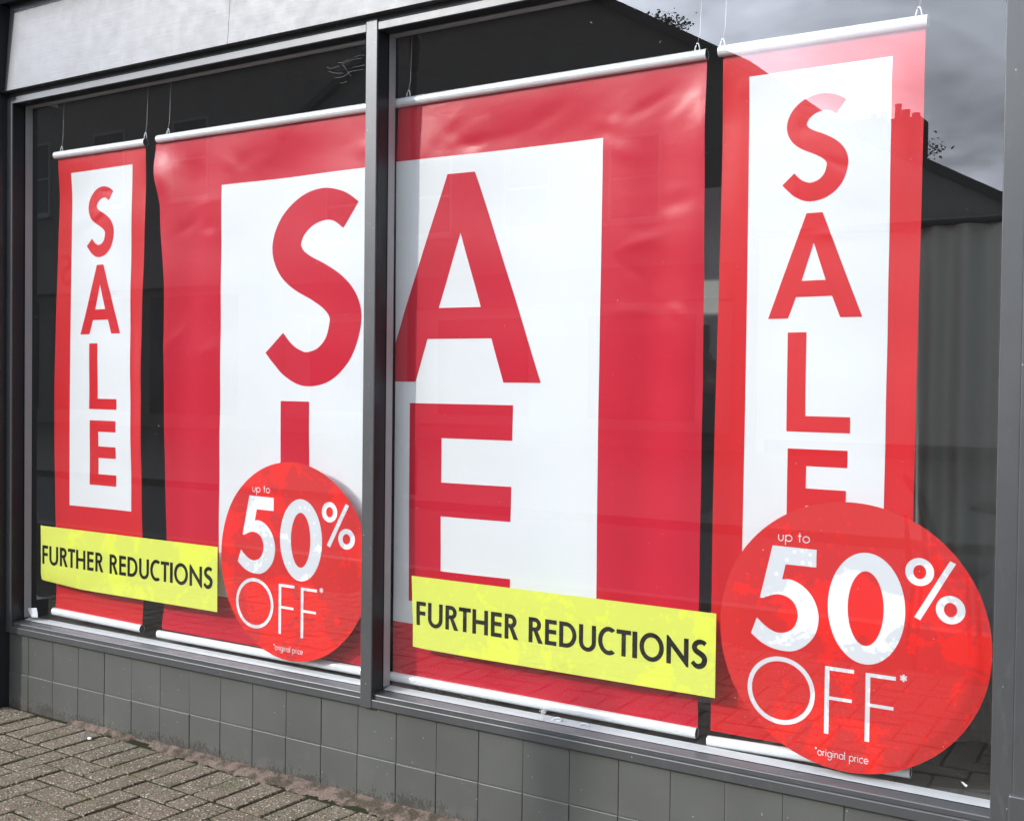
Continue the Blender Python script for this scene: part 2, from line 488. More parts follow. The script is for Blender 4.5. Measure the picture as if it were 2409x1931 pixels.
# ragged mortar along the foot of the wall
mf = MB(); rg = random.Random(3)
nx = 420; xs = np.linspace(-3.72, 0.6, nx); rows_ = 8; ww = [0.0]
wv = [0.5 + 0.5 * math.sin(i * 0.13) + rg.uniform(-.4, .4) for i in range(nx)]
for i, x in enumerate(xs):
    edge = (v0 + 3 * U - x * 0.0428) - 0.002                      # y of the header course's inner edge
    ww[0] = ww[0] * .8 + rg.uniform(-.016, .016) * .9
    wid = max(0.004, 0.022 - edge * 1.0 + 0.010 * (wv[i] - 0.5) + ww[0])
    if -3.36 < x < -3.26: wid *= 0.15
    for k in range(rows_):
        t = k / (rows_ - 1)
        y = 0.0145 - t * wid
        z = 0.012 * (1 - t) ** 1.3 - 0.014 * t ** 2 + rg.uniform(-.003, .003)
        mf.v.append((x + rg.uniform(-.003, .003), y, z))
mf.f = [(i * rows_ + k, (i + 1) * rows_ + k, (i + 1) * rows_ + k + 1, i * rows_ + k + 1) for i in range(nx - 1) for k in range(rows_ - 1)]
tag(mf.build('mortar_fillet', m_mortar, pave, smooth=True), 'ragged pinkish mortar strip between pavers and tiled wall')

# ------------------------------------------------------------------ the shopfront
shop = empty('shop_front', (-2.25, 0, 0))
tag(shop, 'dark grey painted shopfront with two big display windows over a tiled stall riser', 'shopfront')
SX = -shop.location.x


class SB(MB):
    """parts of the shopfront: world coordinates in, local out"""
    def build(s, name, mt, parent=None, bevel=0.0, smooth=False, seg=1, org=(0, 0, 0)):
        s.v = [(x + SX, y, z) for x, y, z in s.v]
        return MB.build(s, name, mt, parent or shop, bevel, smooth, seg)


XL, XM0, XM1, XR = -4.0856, -2.2898, -2.2450, -0.4500
ZS, ZH = 0.2935, 2.3830
riser = SB().box(-4.22, -0.25, 0.0150, 0.30, -0.2, 0.3325).build('stall_riser', m_grout)
TP = 0.1529; TX = -3.9914
tile_cache = {}
for row, (z0, z1) in enumerate(((0.1370, 0.2915), (-0.022, 0.1352))):
    for i in range(-2, 24):
        a = max(TX + i * TP + 0.0009, -4.116); b = min(TX + (i + 1) * TP - 0.0009, -0.407)
        if b - a < 0.01: continue
        key = (round(b - a, 3), row)
        if key not in tile_cache:
            me = MB().box(-(b - a) / 2, (b - a) / 2, 0, 0.0075, 0, z1 - z0).mesh('tile', 0.0022, False, 2); me.materials.append(m_tile); tile_cache[key] = me
        o = link('tile', tile_cache[key], None, riser)
        o.location = ((a + b) / 2 + SX, 0.0128 - row * .0022 + rnd.uniform(-.0008, .0006), z0 + rnd.uniform(-.0006, .0006))
        o.rotation_euler = (rnd.uniform(-.006, .006), 0, rnd.uniform(-.006, .006))

frame = SB().box(-4.20, -0.40, 0.0580, 0.0575 + 0.0005 + 0.012, 2.3865, 2.43)
frame = frame.build('window_frame', m_frame)
SB().box(-4.1170, XR + 0.002, 0.0, 0.056, ZS, 0.3200).build('sill_nosing', m_frame, frame, 0.0022, False, 2)
for a, b in ((XL + .0005, XM0 - .0005), (XM1 + .0005, XR - .0005)):
    SB().prism_x([(0.009, 0.3205), (0.009, 0.3330), (0.0115, 0.3352), (0.0495, 0.3392), (0.0495, 0.3205)], a, b).build('sill_bead', m_frame, frame, 0.0008)
    SB().box(a, b, 0.0497, 0.0512, 0.3205, 0.3405).build('gasket', m_gasket, frame)
    SB().prism_x([(0.0580, 0.3205), (0.0580, 0.3385), (0.0595, 0.3395), (0.0905, 0.3462), (0.0905, 0.3205)], a, b).build('inner_sill_bead', m_bead, frame, 0.0005)
    SB().box(a, b, 0.0580, 0.0905, ZH - 0.001, ZH + 0.003).build('inner_head_bead', m_bead, frame)
SB().box(-4.13, XM0 - .001, 0.0, 0.05, ZH, 2.4085).build('head_rail', m_frame, frame, 0.0018, False, 2)
SB().box(XM1 + .001, XR - .001, 0.0, 0.05, ZH, 2.4085).build('head_rail', m_frame, frame, 0.0018, False, 2)
SB().box(-4.13, -0.40, 0.0035, 0.055, 2.4095, 2.47).build('head_trim', m_frame, frame, 0.0015)
SB().box(XM0, XM1, -0.0025, 0.0500, ZS - 0.0015, 2.4200).build('mullion', m_frame, frame, 0.0022, False, 2)
SB().box(XM0 + .0005, XM1 - .0005, 0.0580, 0.0910, 0.3462, ZH).build('inner_mullion_bead', m_bead, frame, 0.001)
SB().box(XM0 + .0005, XM1 - .0005, 0.0502, 0.0578, 0.3220, ZH).build('gasket', m_gasket, frame)
SB().box(-4.128, XL, -0.0012, 0.0500, ZS + 0.001, 2.4080).build('jamb', m_frame, frame, 0.0015)
SB().box(-4.128, XL - .0003, 0.0502, 0.0578, ZS + 0.03, 2.40).build('gasket', m_gasket, frame)
SB().box(-4.128, XL - .0003, 0.0580, 0.0905, 0.3462, 2.40).build('inner_jamb_bead', m_bead, frame, 0.001)
SB().box(XR, XR + 0.047, -0.0012, 0.0500, ZS - 0.002, 2.4080).build('jamb', m_frame, frame, 0.002, False, 2)
SB().box(XR, XR + 0.047, 0.0580, 0.0905, 0.3462, 2.40).build('inner_jamb_bead', m_bead, frame, 0.001)
tag(SB().box(XL - 0.008, XM0 + 0.008, 0.0515, 0.0575, 0.333, 2.392).build('window_pane', m_glass), 'window pane left of the mullion, reflecting dark houses')
tag(SB().box(XM1 - 0.008, XR + 0.008, 0.0515, 0.0575, 0.333, 2.392).build('window_pane', m_glass), 'window pane right of the mullion, reflecting cloudy sky and roofs')

for o in shop.children:
    if o.name.startswith('window_pane'):
        o.data.materials.append(m_glass2)
        for f in o.data.polygons: f.material_index = 0 if f.normal.y < -0.5 else 1
fl = SB(); rf = random.Random(77)
for _ in range(330):
    x, z = rf.uniform(XL, XR), rf.uniform(.34, 2.38)
    if XM0 - .01 < x < XM1 + .01: continue
    L_, w_, a = rf.uniform(.0006, .0022) * (2.2 if rf.random() < .12 else 1), rf.uniform(.0003, .0007), rf.gauss(1.3, .5)
    dx, dz = math.cos(a) * L_, math.sin(a) * L_; nx_, nz_ = -math.sin(a) * w_, math.cos(a) * w_
    fl.add([(x - dx, .0511, z - dz), (x + nx_, .0511, z + nz_), (x + dx, .0511, z + dz), (x - nx_, .0511, z - nz_)], [(0, 1, 2, 3)])
tag(fl.build('pane_flecks', simple('fleck_white', (0.6, 0.6, 0.58), 0.8)), kind='stuff')
# thin dark linings on the left and top reveals of each window
for a, b in ((XL, XM0), (XM1, XR)):
    SB().box(a, a + .0012, .0035, .0496, .3395, ZH - .0013).build('reveal_lining', m_dark, frame)
    SB().box(a + .0013, b, .0035, .0496, ZH - .0012, ZH - .0001).build('reveal_lining', m_dark, frame)

# fascia: two painted boards leaning back a little, standing 25 mm proud of the head
FJ = -2.8675
fas = SB().box(-4.13, -0.25, 0.0035, 0.20, 2.4705, 2.86).build('fascia', m_dark)
for a, b in ((-4.098, FJ - .0008), (FJ + .0008, -0.25)):
    SB().prism_x([(-0.025, 2.4262), (-0.0262, 2.4275), (0.0000, 2.80), (0.0030, 2.80), (0.0030, 2.4262)], a, b).build('fascia_board', m_fascia, fas)
SB().prism_x([(0.003, 2.765), (-0.035, 2.765), (-0.05, 2.80), (-0.115, 2.80), (-0.12, 2.84), (-0.14, 2.87), (0.003, 2.87)], -4.45, 0.2).build('cornice', m_dark, fas)
SB().box(-4.20, -4.1005, -0.05, 0.0034, 2.4205, 2.764).build('bracket', m_dark, fas, 0.004)
for a, b, pr, side in ((-4.42, -4.1188, 0.034, 'l'), (-0.403, -0.22, 0.009, 'r')):
    pl = SB().box(a, b, -pr, 0.25, 0.0 if side == 'l' else -0.02, 2.4195).build('pilaster', m_dark if side == 'l' else m_frame, None, 0.003, False, 2)
    if side == 'l': SB().box(a - .02, -4.1176, -0.09, 0.2, -0.02, 0.402).build('plinth', m_dark, pl, 0.003)
    else: SB().box(-0.409, b + .02, -pr - 0.011, 0.2, -0.022, 0.402).build('plinth', m_frame, pl, 0.004, False, 2)
SB().box(-12.0, 6.0, 0.03, 0.35, 2.871, 7.2).build('upper_wall', m_wallbrick)
SB().box(-12.0, -4.4205, 0.012, 0.35, -0.2, 2.8695).build('side_wall', m_wallbrick)
SB().box(-0.2195, 6.0, 0.012, 0.35, -0.2, 2.8695).build('side_wall', m_wallbrick)

# room behind the glass
for nm, bx, mt_ in (('shop_floor', (-4.6, 0.2, 0.0915, 5.2, 0.20, 0.3320), m_floor), ('shop_ceiling', (-4.6, 0.2, 0.36, 5.2, 2.95, 3.05), m_ceil),
                    ('shop_back_wall', (-4.6, 0.2, 5.0, 5.2, 0.3325, 2.9495), m_plaster), ('shop_side_wall', (-4.7, -4.30, 0.36, 5.0, 0.3325, 2.9495), m_plaster), ('shop_side_wall', (-0.15, 0.2, 0.36, 5.0, 0.3325, 2.9495), m_plaster)):
    tag(MB().box(*bx).build(nm, mt_), 'dim grey ' + nm.replace('_', ' ') + ' behind the display', 'room', kind='structure')
# ------------------------------------------------------------------ lettering
def ell(cx, cy, rx, ry, a0=0, a1=360, n=40):
    return [(cx + rx * math.cos(R(a0 + (a1 - a0) * i / n)), cy + ry * math.sin(R(a0 + (a1 - a0) * i / n))) for i in range(n + (0 if abs(a1 - a0) == 360 else 1))]


def spline(pts, n=8, closed=False):
    out = []
    P_ = [Vector(p) for p in pts]; m = len(P_)
    for i in range(m if closed else m - 1):
        if closed: p0, p1, p2, p3 = P_[i - 1], P_[i], P_[(i + 1) % m], P_[(i + 2) % m]
        else: p0, p1, p2, p3 = P_[max(i - 1, 0)], P_[i], P_[i + 1], P_[min(i + 2, m - 1)]
        for k in range(n):
            t = k / n
            q = 0.5 * ((2 * p1) + (p2 - p0) * t + (2 * p0 - 5 * p1 + 4 * p2 - p3) * t * t + (3 * p1 - p0 - 3 * p2 + p3) * t ** 3)
            out.append((q.x, q.y))
    if not closed: out.append((P_[-1].x, P_[-1].y))
    return out


def strip(path, wid):
    """outline of a stroke; wid is a number or one width for each point"""
    L, Rr = [], []
    n = len(path)
    for i, p in enumerate(path):
        a = Vector(path[max(i - 1, 0)]); b = Vector(path[min(i + 1, n - 1)])
        t = (b - a).normalized(); nn = Vector((-t.y, t.x))
        h = (wid[i] if hasattr(wid, '__len__') else wid) / 2
        L.append((p[0] + nn.x * h, p[1] + nn.y * h)); Rr.append((p[0] - nn.x * h, p[1] - nn.y * h))
    return L + Rr[::-1]


def glyph_S():
    raw = [(908, 622), (862, 592), (802, 581), (735, 597), (680, 640), (657, 700), (676, 752), (720, 788), (790, 822), (846, 856), (882, 896), (893, 945), (870, 1022), (815, 1074), (742, 1091), (685, 1072), (644, 1040), (613, 1007)]
    pts = [((x - 580) / 607, (1140 - y) / 607) for x, y in raw]
    path = spline(pts, 5)
    n = len(path)
    wd = [(0.155 + 0.045 * math.sin(math.pi * min(1, max(0, (i / n - 0.08) / 0.84))) ** 0.8) for i in range(n)]
    c = strip(path, wd)
    x0 = min(p[0] for p in c); x1 = max(p[0] for p in c); y0 = min(p[1] for p in c); y1 = max(p[1] for p in c)
    return [[((x - x0) / (x1 - x0), (y - y0) / (y1 - y0)) for x, y in c]]


def glyph(ch, w, s):
    """contours in a box w wide and 1 high; s = stroke"""
    q = s * 0.92
    if ch == 'F': return [[(0, 0), (0, 1), (w, 1), (w, 1 - q), (s, 1 - q), (s, .60), (w * .96, .60), (w * .96, .60 - q), (s, .60 - q), (s, 0)]]
    if ch == 'E': return [[(0, 0), (0, 1), (w, 1), (w, 1 - q), (s, 1 - q), (s, .5 + q / 2 + .03), (w * .97, .5 + q / 2 + .03), (w * .97, .5 - q / 2 + .03), (s, .5 - q / 2 + .03), (s, q), (w, q), (w, 0)]]
    if ch == 'L': return [[(0, 0), (0, 1), (s, 1), (s, q), (w, q), (w, 0)]]
    if ch == 'T': return [[(w / 2 - s / 2, 0), (w / 2 - s / 2, 1 - q), (0, 1 - q), (0, 1), (w, 1), (w, 1 - q), (w / 2 + s / 2, 1 - q), (w / 2 + s / 2, 0)]]
    if ch == 'H': return [[(0, 0), (0, 1), (s, 1), (s, .58), (w - s, .58), (w - s, 1), (w, 1), (w, 0), (w - s, 0), (w - s, .58 - q), (s, .58 - q), (s, 0)]]
    if ch == 'I': return [[(0, 0), (0, 1), (w, 1), (w, 0)]]
    if ch == 'N': return [[(0, 0), (0, 1.04), (s * .4, 1.04), (w - s, .36), (w - s, 1), (w, 1), (w, -.04), (w - s * .4, -.04), (s, .64), (s, 0)]]
    if ch == 'U':
        r_ = w / 2
        return [[(0, 1), (0, r_)] + ell(w / 2, r_ - .03, r_, r_, 180, 360, 20) + [(w, 1), (w - s, 1), (w - s, r_)] + ell(w / 2, r_ - .03, r_ - s, r_ - s * .9, 360, 180, 20) + [(s, 1)]]
    if ch == 'D':
        x = w * .38
        return [[(0, 0), (0, 1)] + ell(x, .5, w - x, .5, 90, -90, 24), [(s, q)] + ell(x, .5, w - x - s, .5 - q, -90, 90, 24) + [(s, 1 - q)]]
    if ch == 'O': return [ell(w / 2, .5, w / 2, .54), ell(w / 2, .5, w / 2 - s, .54 - s * .95)]
    if ch == 'C': return [ell(w * .62, .5, w * .62, .54, 52, 308, 34) + ell(w * .62, .5, w * .62 - s, .54 - s * .95, 298, 62, 34)]
    if ch == 'R':
        b = .56; x = w * .42; rr = w * .86 - x
        return [[(0, 0), (0, 1)] + ell(x, 1 - b / 2, rr, b / 2, 90, -62, 22) + [(w, 0), (w - s * 1.2, 0), (x * .82, 1 - b + .015), (s, 1 - b + .015), (s, 0)],
                [(s, 1 - q)] + ell(x, 1 - b / 2, rr - s, b / 2 - q, 90, -90, 18) + [(s, 1 - b + q)]]
    if ch == 'S': return [[(x * w, y * 1.08 - .04) for x, y in c] for c in glyph_S()]


# thin geometric lower case: strokes in units of the x-height
LOW = {
    'u': (1.0, [[(.08, 1), (.08, .42)] + ell(.45, .42, .37, .42, 180, 360, 12) + [(.82, 1)]]),
    'p': (1.18, [ell(.58, .5, .5, .5, 0, 359, 24), [(.08, 1), (.08, -.62)]]),
    't': (.62, [[(.25, 1.5), (.25, 0)], [(0, 1), (.52, 1)]]),
    'o': (1.16, [ell(.54, .5, .5, .5, 0, 359, 24)]),
    'r': (.6, [[(.08, 1), (.08, 0)], ell(.42, .58, .34, .38, 180, 80, 8)]),
    'i': (.36, [[(.1, 1), (.1, 0)], [(.1, 1.28), (.1, 1.42)]]),
    'g': (1.2, [ell(.54, .5, .5, .5, 0, 359, 24), [(1.04, 1), (1.04, -.15)] + ell(.56, -.15, .48, .45, 0, -150, 10)]),
    'n': (1.0, [[(.08, 1), (.08, 0)], [(.08, .5)] + ell(.45, .58, .37, .42, 180, 0, 12) + [(.82, 0)]]),
    'a': (1.2, [ell(.54, .5, .5, .5, 0, 359, 24), [(1.04, 1), (1.04, 0)]]),
    'l': (.36, [[(.1, 1.62), (.1, 0)]]),
    'c': (1.0, [ell(.54, .5, .5, .5, 48, 312, 18)]),
    'e': (1.14, [[(.04, .5), (1.04, .5)] + ell(.54, .5, .5, .5, 0, 318, 20)]),
    ' ': (.62, []),
    '*': (.55, [[(.2, 1.15), (.2, 1.6)], [(.02, 1.26), (.38, 1.49)], [(.02, 1.49), (.38, 1.26)]]),
}


def word(txt, x, y, xh, width, sw):
    """closed contours for a thin word scaled to a given width"""
    adv = 0.0; out = []
    for ch in txt:
        w_, st = LOW[ch]
        for p in st: out.append([(adv + a, b) for a, b in p])
        adv += w_ + .12
    adv -= .12
    k = width / adv
    return [strip([(x + a * k, y + b * xh) for a, b in p], sw) for p in out]


def star(cx, cy, r_, sw):
    return [strip([(cx - r_ * math.cos(a), cy - r_ * math.sin(a)), (cx + r_ * math.cos(a), cy + r_ * math.sin(a))], sw) for a in (R(90), R(30), R(150))]


def print_mesh(name, groups, yfun, cell=None, off=0.0005, nfun=None, lift=0.0):
    """groups: list of contour lists (outer + holes) in world x,z; draped on y = yfun(x,z) - off"""
    bm = bmesh.new()
    for gi, cs in enumerate(groups):
        vecs = [[Vector((x, z, 0)) for x, z in c] for c in cs]
        flat = [v for c in vecs for v in c]
        tris = tessellate_polygon(vecs)
        bv = [bm.verts.new((v.x, -lift * (gi % 6), v.y)) for v in flat]
        for t in tris:
            if len(set(t)) < 3: continue
            try: bm.faces.new([bv[i] for i in t])
            except ValueError: pass
    if cell:
        bmesh.ops.remove_doubles(bm, verts=bm.verts, dist=1e-6)
        xs_ = [v.co.x for v in bm.verts]; zs_ = [v.co.z for v in bm.verts]
        for ax, lo, hi in ((0, min(xs_), max(xs_)), (2, min(zs_), max(zs_))):
            for i in range(math.ceil(lo / cell), math.floor(hi / cell) + 1):
                no = (1, 0, 0) if ax == 0 else (0, 0, 1)
                co = (i * cell, 0, 0) if ax == 0 else (0, 0, i * cell)
                bmesh.ops.bisect_plane(bm, geom=bm.verts[:] + bm.edges[:] + bm.faces[:], plane_co=co, plane_no=no, dist=1e-7)
    for f in bm.faces:
        if f.normal.y > 0: f.normal_flip()
        f.smooth = bool(cell)
    for v in bm.verts: v.co.y += yfun(v.co.x, v.co.z) - off
    me = bpy.data.meshes.new(name); bm.to_mesh(me); bm.free()
    if nfun:
        me.normals_split_custom_set_from_vertices([nfun(v.co.x, v.co.z) for v in me.vertices])
    return me


# ------------------------------------------------------------------ banners
YB = 0.1085


class Banner:
    def __init__(s, name, label, xl, xr, zt, zb, red, seed, hooks, curl=None, dents=()):
        s.xl, s.xr, s.zt, s.zb = xl, xr, zt, zb
        r_ = random.Random(seed)
        s.ph = [r_.uniform(0, 6.28) for _ in range(8)]
        s.dents = [(x, z, a, rx, rz, ang) for x, z, a, rx, rz, ang in dents]
        s.curl = curl
        s.root = empty(name, ((xl(1) + xr(1)) / 2, YB, zb))
        tag(s.root, label, 'banner', 'sale banners hanging behind the glass')
        s.red = red
        # sheet
        nx = max(30, int((xr(1) - xl(1)) / 0.011)); nz = 150
        b = MB()
        for j in range(nz + 1):
            z = zb + (zt - zb) * j / nz; t = (z - zb) / (zt - zb)
            for i in range(nx + 1):
                x = xl(t) + (xr(t) - xl(t)) * i / nx
                b.v.append((x, s.y(x, z), z))
        b.f = [(j * (nx + 1) + i, j * (nx + 1) + i + 1, (j + 1) * (nx + 1) + i + 1, (j + 1) * (nx + 1) + i) for j in range(nz) for i in range(nx)]
        s.part('sheet', b, red, True)

    def y(s, x, z):
        p = s.ph; t = (z - s.zb) / (s.zt - s.zb)
        env = min(1.0, (1 - t) / 0.10, t / 0.07); env = env * env * (3 - 2 * env)
        y = 0.0065 * math.sin(7.0 * x + p[0] + 0.8 * math.sin(2.2 * z + p[1])) + 0.0030 * math.sin(3.4 * z + p[2] + 1.5 * x) + 0.0014 * math.sin(15 * x + 3 * z + p[3])
        y += 0.0010 * math.sin(23 * z + 4 * x + p[4]) * math.sin(5 * x + p[5])
        wid = s.xr(t) - s.xl(t); e = min(x - s.xl(t), s.xr(t) - x)
        y += 0.006 * math.exp(-(max(e, 0) / 0.035) ** 2) * math.sin(2.9 * z + p[6])
        if s.curl: y += s.curl(x, z)
        for cx_, cz_, a, rx, rz, an in s.dents:
            dx, dz = x - cx_, z - cz_
            if abs(dx) > 0.2 or abs(dz) > 0.2: continue
            c_, s_ = math.cos(an), math.sin(an)
            q = ((dx * c_ + dz * s_) / rx) ** 2 + ((-dx * s_ + dz * c_) / rz) ** 2
            y += a * math.exp(-q)
        return YB + y * env

    def nrm(s, x, z):
        h = 0.003
        dx = (s.y(x + h, z) - s.y(x - h, z)) / (2 * h); dz = (s.y(x, z + h) - s.y(x, z - h)) / (2 * h)
        return Vector((dx, -1, dz)).normalized()

    def part(s, name, b, mt_, smooth=False, bevel=0.0, parent=None):
        o_ = s.root.location
        b.v = [(x - o_.x, y - o_.y, z - o_.z) for x, y, z in b.v]
        return b.build(name, mt_, parent or s.root, bevel, smooth)

    def panel(s, x0, x1, z0, z1, xf=None):
        b = MB(); nx = max(24, int((x1 - x0) / 0.011)); nz = 130
        for j in range(nz + 1):
            z = z0 + (z1 - z0) * j / nz; t = (z - s.zb) / (s.zt - s.zb)
            a = max(x0, s.xl(t) + .0004); c = min(x1, s.xr(t) - .0004)
            for i in range(nx + 1):
                x = a + (c - a) * i / nx
                b.v.append((x, s.y(x, z) - 0.0007, z))
        b.f = [(j * (nx + 1) + i, j * (nx + 1) + i + 1, (j + 1) * (nx + 1) + i + 1, (j + 1) * (nx + 1) + i) for j in range(nz) for i in range(nx)]
        s.part('white_panel', b, m_white, True)

    def letter(s, ch, contours):
        me = print_mesh('letter', [contours], s.y, 0.016, 0.0015, s.nrm)
        o_ = s.root.location
        me.transform(Matrix.Translation(-o_))
        o = link('letter', me, s.red, s.root)
        tag(o, 'printed red letter ' + ch)

    def rail(s, name, x0, z0, x1, z1):
        b = MB()
        prof = [(math.cos(R(a)) * 0.0125, math.sin(R(a)) * 0.0145) for a in range(0, 360, 15)]
        n = len(prof)
        for x, z in ((x0, z0), (x1, z1)):
            for py, pz in prof: b.v.append((x, YB - 0.006 + py, z + pz))
        b.f = [(k, (k + 1) % n, (k + 1) % n + n, k + n) for k in range(n)]
        ra = s.part(name, b, m_alu, True)
        for x, z, d in ((x0, z0, 1), (x1, z1, -1)):
            c = MB(); c.v = [(x + d * 0.0012, YB - 0.006 + py * .97, z + pz * .97) for py, pz in prof]; c.f = [tuple(range(n))]
            s.part('end_cap', c, m_gasket, False, 0, ra)
        return ra

    def hook(s, x, z, lean=0.0):
        b = MB(); y = YB - 0.006
        zt = z + 0.0125
        b.tube([(x - .008, y, zt - .001), (x - .0045, y, zt + .015), (x - .002, y, zt + .021), (x + .002, y, zt + .021), (x + .0045, y, zt + .015), (x + .008, y, zt - .001)], 0.0018, 8)
        s.part('hook', b, m_clear, True)
        b = MB()
        b.tube([(x, y, zt + .021), (x + .004 + lean, y, zt + .05), (x + .004 + lean * 2, y + .003, zt + .2), (x + lean, y + .06, 2.95)], 0.0007, 5)
        s.part('hanging_line', b, m_wire, True)


def lerp_edge(pts):
    """edge x as a function of t (0 bottom .. 1 top)"""
    pts = sorted(pts)

    def f(t):
        for (t0, x0), (t1, x1) in zip(pts, pts[1:]):
            if t <= t1:
                k = max(0, (t - t0) / (t1 - t0)); k = k * k * (3 - 2 * k)
                return x0 + (x1 - x0) * k
        return pts[-1][1]
    return f


def dents(seed, x0, x1, z0, z1, n, amp=0.0022):
    r_ = random.Random(seed)
    return [(r_.uniform(x0, x1), r_.uniform(z0, z1), r_.choice((-1, 1)) * r_.uniform(.4, 1) * amp, r_.uniform(.03, .075), r_.uniform(.010, .024), r_.uniform(-.7, .7)) for _ in range(n)]


def narrow(name, label, X0, seed, hooks, zbl, zbr, dx=0.0):
    b = Banner(name, label, lerp_edge([(0, X0 + .002), (.4, X0), (.9, X0 + .004), (1, X0 + .008)]), lerp_edge([(0, X0 + .517), (.5, X0 + .519), (1, X0 + .523)]), 2.171, 0.383, m_red_a, seed, hooks,
               dents=dents(seed, X0, X0 + .5, 1.6, 2.14, 9, 0.0016))
    b.panel(X0 + .0815 + dx, X0 + .4475 + dx, 0.808, 2.110)
    o = X0 + dx
    b.letter('S', [[(o + .175 + x * .170, 1.7735 + y * .269) for x, y in glyph_S()[0]]])
    ax = X0 - 1.1697 * -1
    sh = lambda L: [(x + 1.1697 + o, z) for x, z in L]
    b.letter('A', [sh([(-1.0289, 1.479), (-.9751, 1.479), (-.9541, 1.533), (-.8598, 1.533), (-.8384, 1.479), (-.7840, 1.479), (-.8880, 1.744), (-.9293, 1.744)]), sh([(-.9090, 1.669), (-.9396, 1.5735), (-.8765, 1.5735)])])
    b.letter('L', [sh([(-.9745, 1.1895), (-.9745, 1.443), (-.925, 1.443), (-.925, 1.230), (-.809, 1.230), (-.809, 1.1895)])])
    b.letter('E', [sh([(-.970, .896), (-.970, 1.146), (-.814, 1.146), (-.814, 1.103), (-.920, 1.103), (-.920, 1.046), (-.816, 1.046), (-.816, 1.002), (-.920, 1.002), (-.920, .939), (-.814, .939), (-.814, .896)])])
    b.rail('top_rail', X0 - .0015, 2.1855, X0 + .5295, 2.1825)
    b.rail('bottom_rail', X0 - .0025, zbl, X0 + .523, zbr)
    for hx in hooks: b.hook(hx, 2.184, 0.003)
    return b


B1 = narrow('sale_banner', 'narrow red vertical SALE banner beside the dark pilaster, crossed by a yellow sign', -3.957, 11, [PX(144, 350, .1).x, PX(341, 322, .1).x], .380, .3745, 0.004)
B4 = narrow('sale_banner', 'narrow red vertical SALE banner overlapped by a round sticker and hung beside the A banner', -1.1705, 12, [PX(1699, 100, .1).x, PX(2161, 38, .1).x], .3565, .3725)

XB2R = -2.288
B2 = Banner('sale_banner', 'wide crimson banner printed S above L, curling at its upper left corner',
            lerp_edge([(0, -3.3315), (.2, -3.317), (.69, -3.314), (.86, -3.345), (.96, -3.381), (1, -3.378)]), lambda t: XB2R, 2.171, 0.386, m_red_b, 13, [],
            curl=lambda x, z: -0.020 * math.exp(-((x + 3.37) / 0.06) ** 2) * math.exp(-((z - 2.12) / 0.12) ** 2) + 0.009 * math.exp(-((x + 3.20 + .03 * math.sin(2 * z)) / 0.075) ** 2), dents=dents(21, -3.35, -2.32, 2.00, 2.14, 16) + dents(22, -3.35, -3.08, 1.3, 2.1, 6))
B2.panel(-3.032, -2.28, 0.541, 1.993)
B2.letter('S', [[(-2.8165 + x * .4335, 1.2885 + y * .6547) for x, y in glyph_S()[0]]])
B2.letter('L', [[(-2.744, .62), (-2.744, 1.2375), (-2.6137, 1.2375), (-2.6137, .722), (-2.37, .722), (-2.37, .62)]])
B2.rail('top_rail', -3.3605, 2.1865, XB2R + .004, 2.1825)
B2.rail('bottom_rail', -3.3425, .3675, XB2R + .004, .3695)
for hx in (PX(394.5, 313, .1).x, -2.34): B2.hook(hx, 2.185, .003)

XB3L = -2.2480
B3 = Banner('sale_banner', 'wide crimson banner printed A above E, hanging right of the mullion', lambda t: XB3L, lerp_edge([(0, -1.2045), (.5, -1.2065), (1, -1.208)]), 2.171, 0.384, m_red_b, 14, [], curl=lambda x, z: 0.010 * math.exp(-((x + 1.36 + .025 * math.sin(2.3 * z)) / 0.075) ** 2),
            dents=dents(31, -2.1, -1.25, 2.02, 2.13, 15, .0030) + dents(32, -1.45, -1.24, 1.5, 2.1, 9, .002))
B3.panel(-2.26, -1.5195, 0.548, 1.998)


def clip_left(poly, x0):
    out = []
    for (ax, az), (bx_, bz) in zip(poly, poly[1:] + poly[:1]):
        ia, ib = ax >= x0, bx_ >= x0
        if ia: out.append((ax, az))
        if ia != ib:
            t = (x0 - ax) / (bx_ - ax); out.append((x0, az + (bz - az) * t))
    return out


A3 = [(-2.2924, 1.3075), (-2.1628, 1.3075), (-2.1186, 1.4400), (-1.8886, 1.4400), (-1.8448, 1.3075), (-1.7148, 1.3075), (-1.9550, 1.9432), (-2.0526, 1.9432)]
B3.letter('A', [clip_left(A3, XB3L + .0006), [(-2.0036, 1.762), (-2.0785, 1.5348), (-1.9285, 1.5348)]])
B3.letter('E', [[(-2.1835, .62), (-2.1835, 1.2407), (-1.8100, 1.2407), (-1.8100, 1.1355), (-2.0600, 1.1355), (-2.0600, .9985), (-1.8110, .9985), (-1.8110, .8945), (-2.0600, .8945), (-2.0600, .7245), (-1.8100, .7245), (-1.8100, .62)]])
B3.rail('top_rail', -2.2535, 2.1815, -1.2060, 2.1840)
B3.rail('bottom_rail', -2.2550, .3717, -1.2055, .3704)
for hx in (PX(960, 220, .1).x, PX(1640, 112, .1).x): B3.hook(hx, 2.183, .003)

# ------------------------------------------------------------------ stickers on the inside of the glass
YG = 0.0583


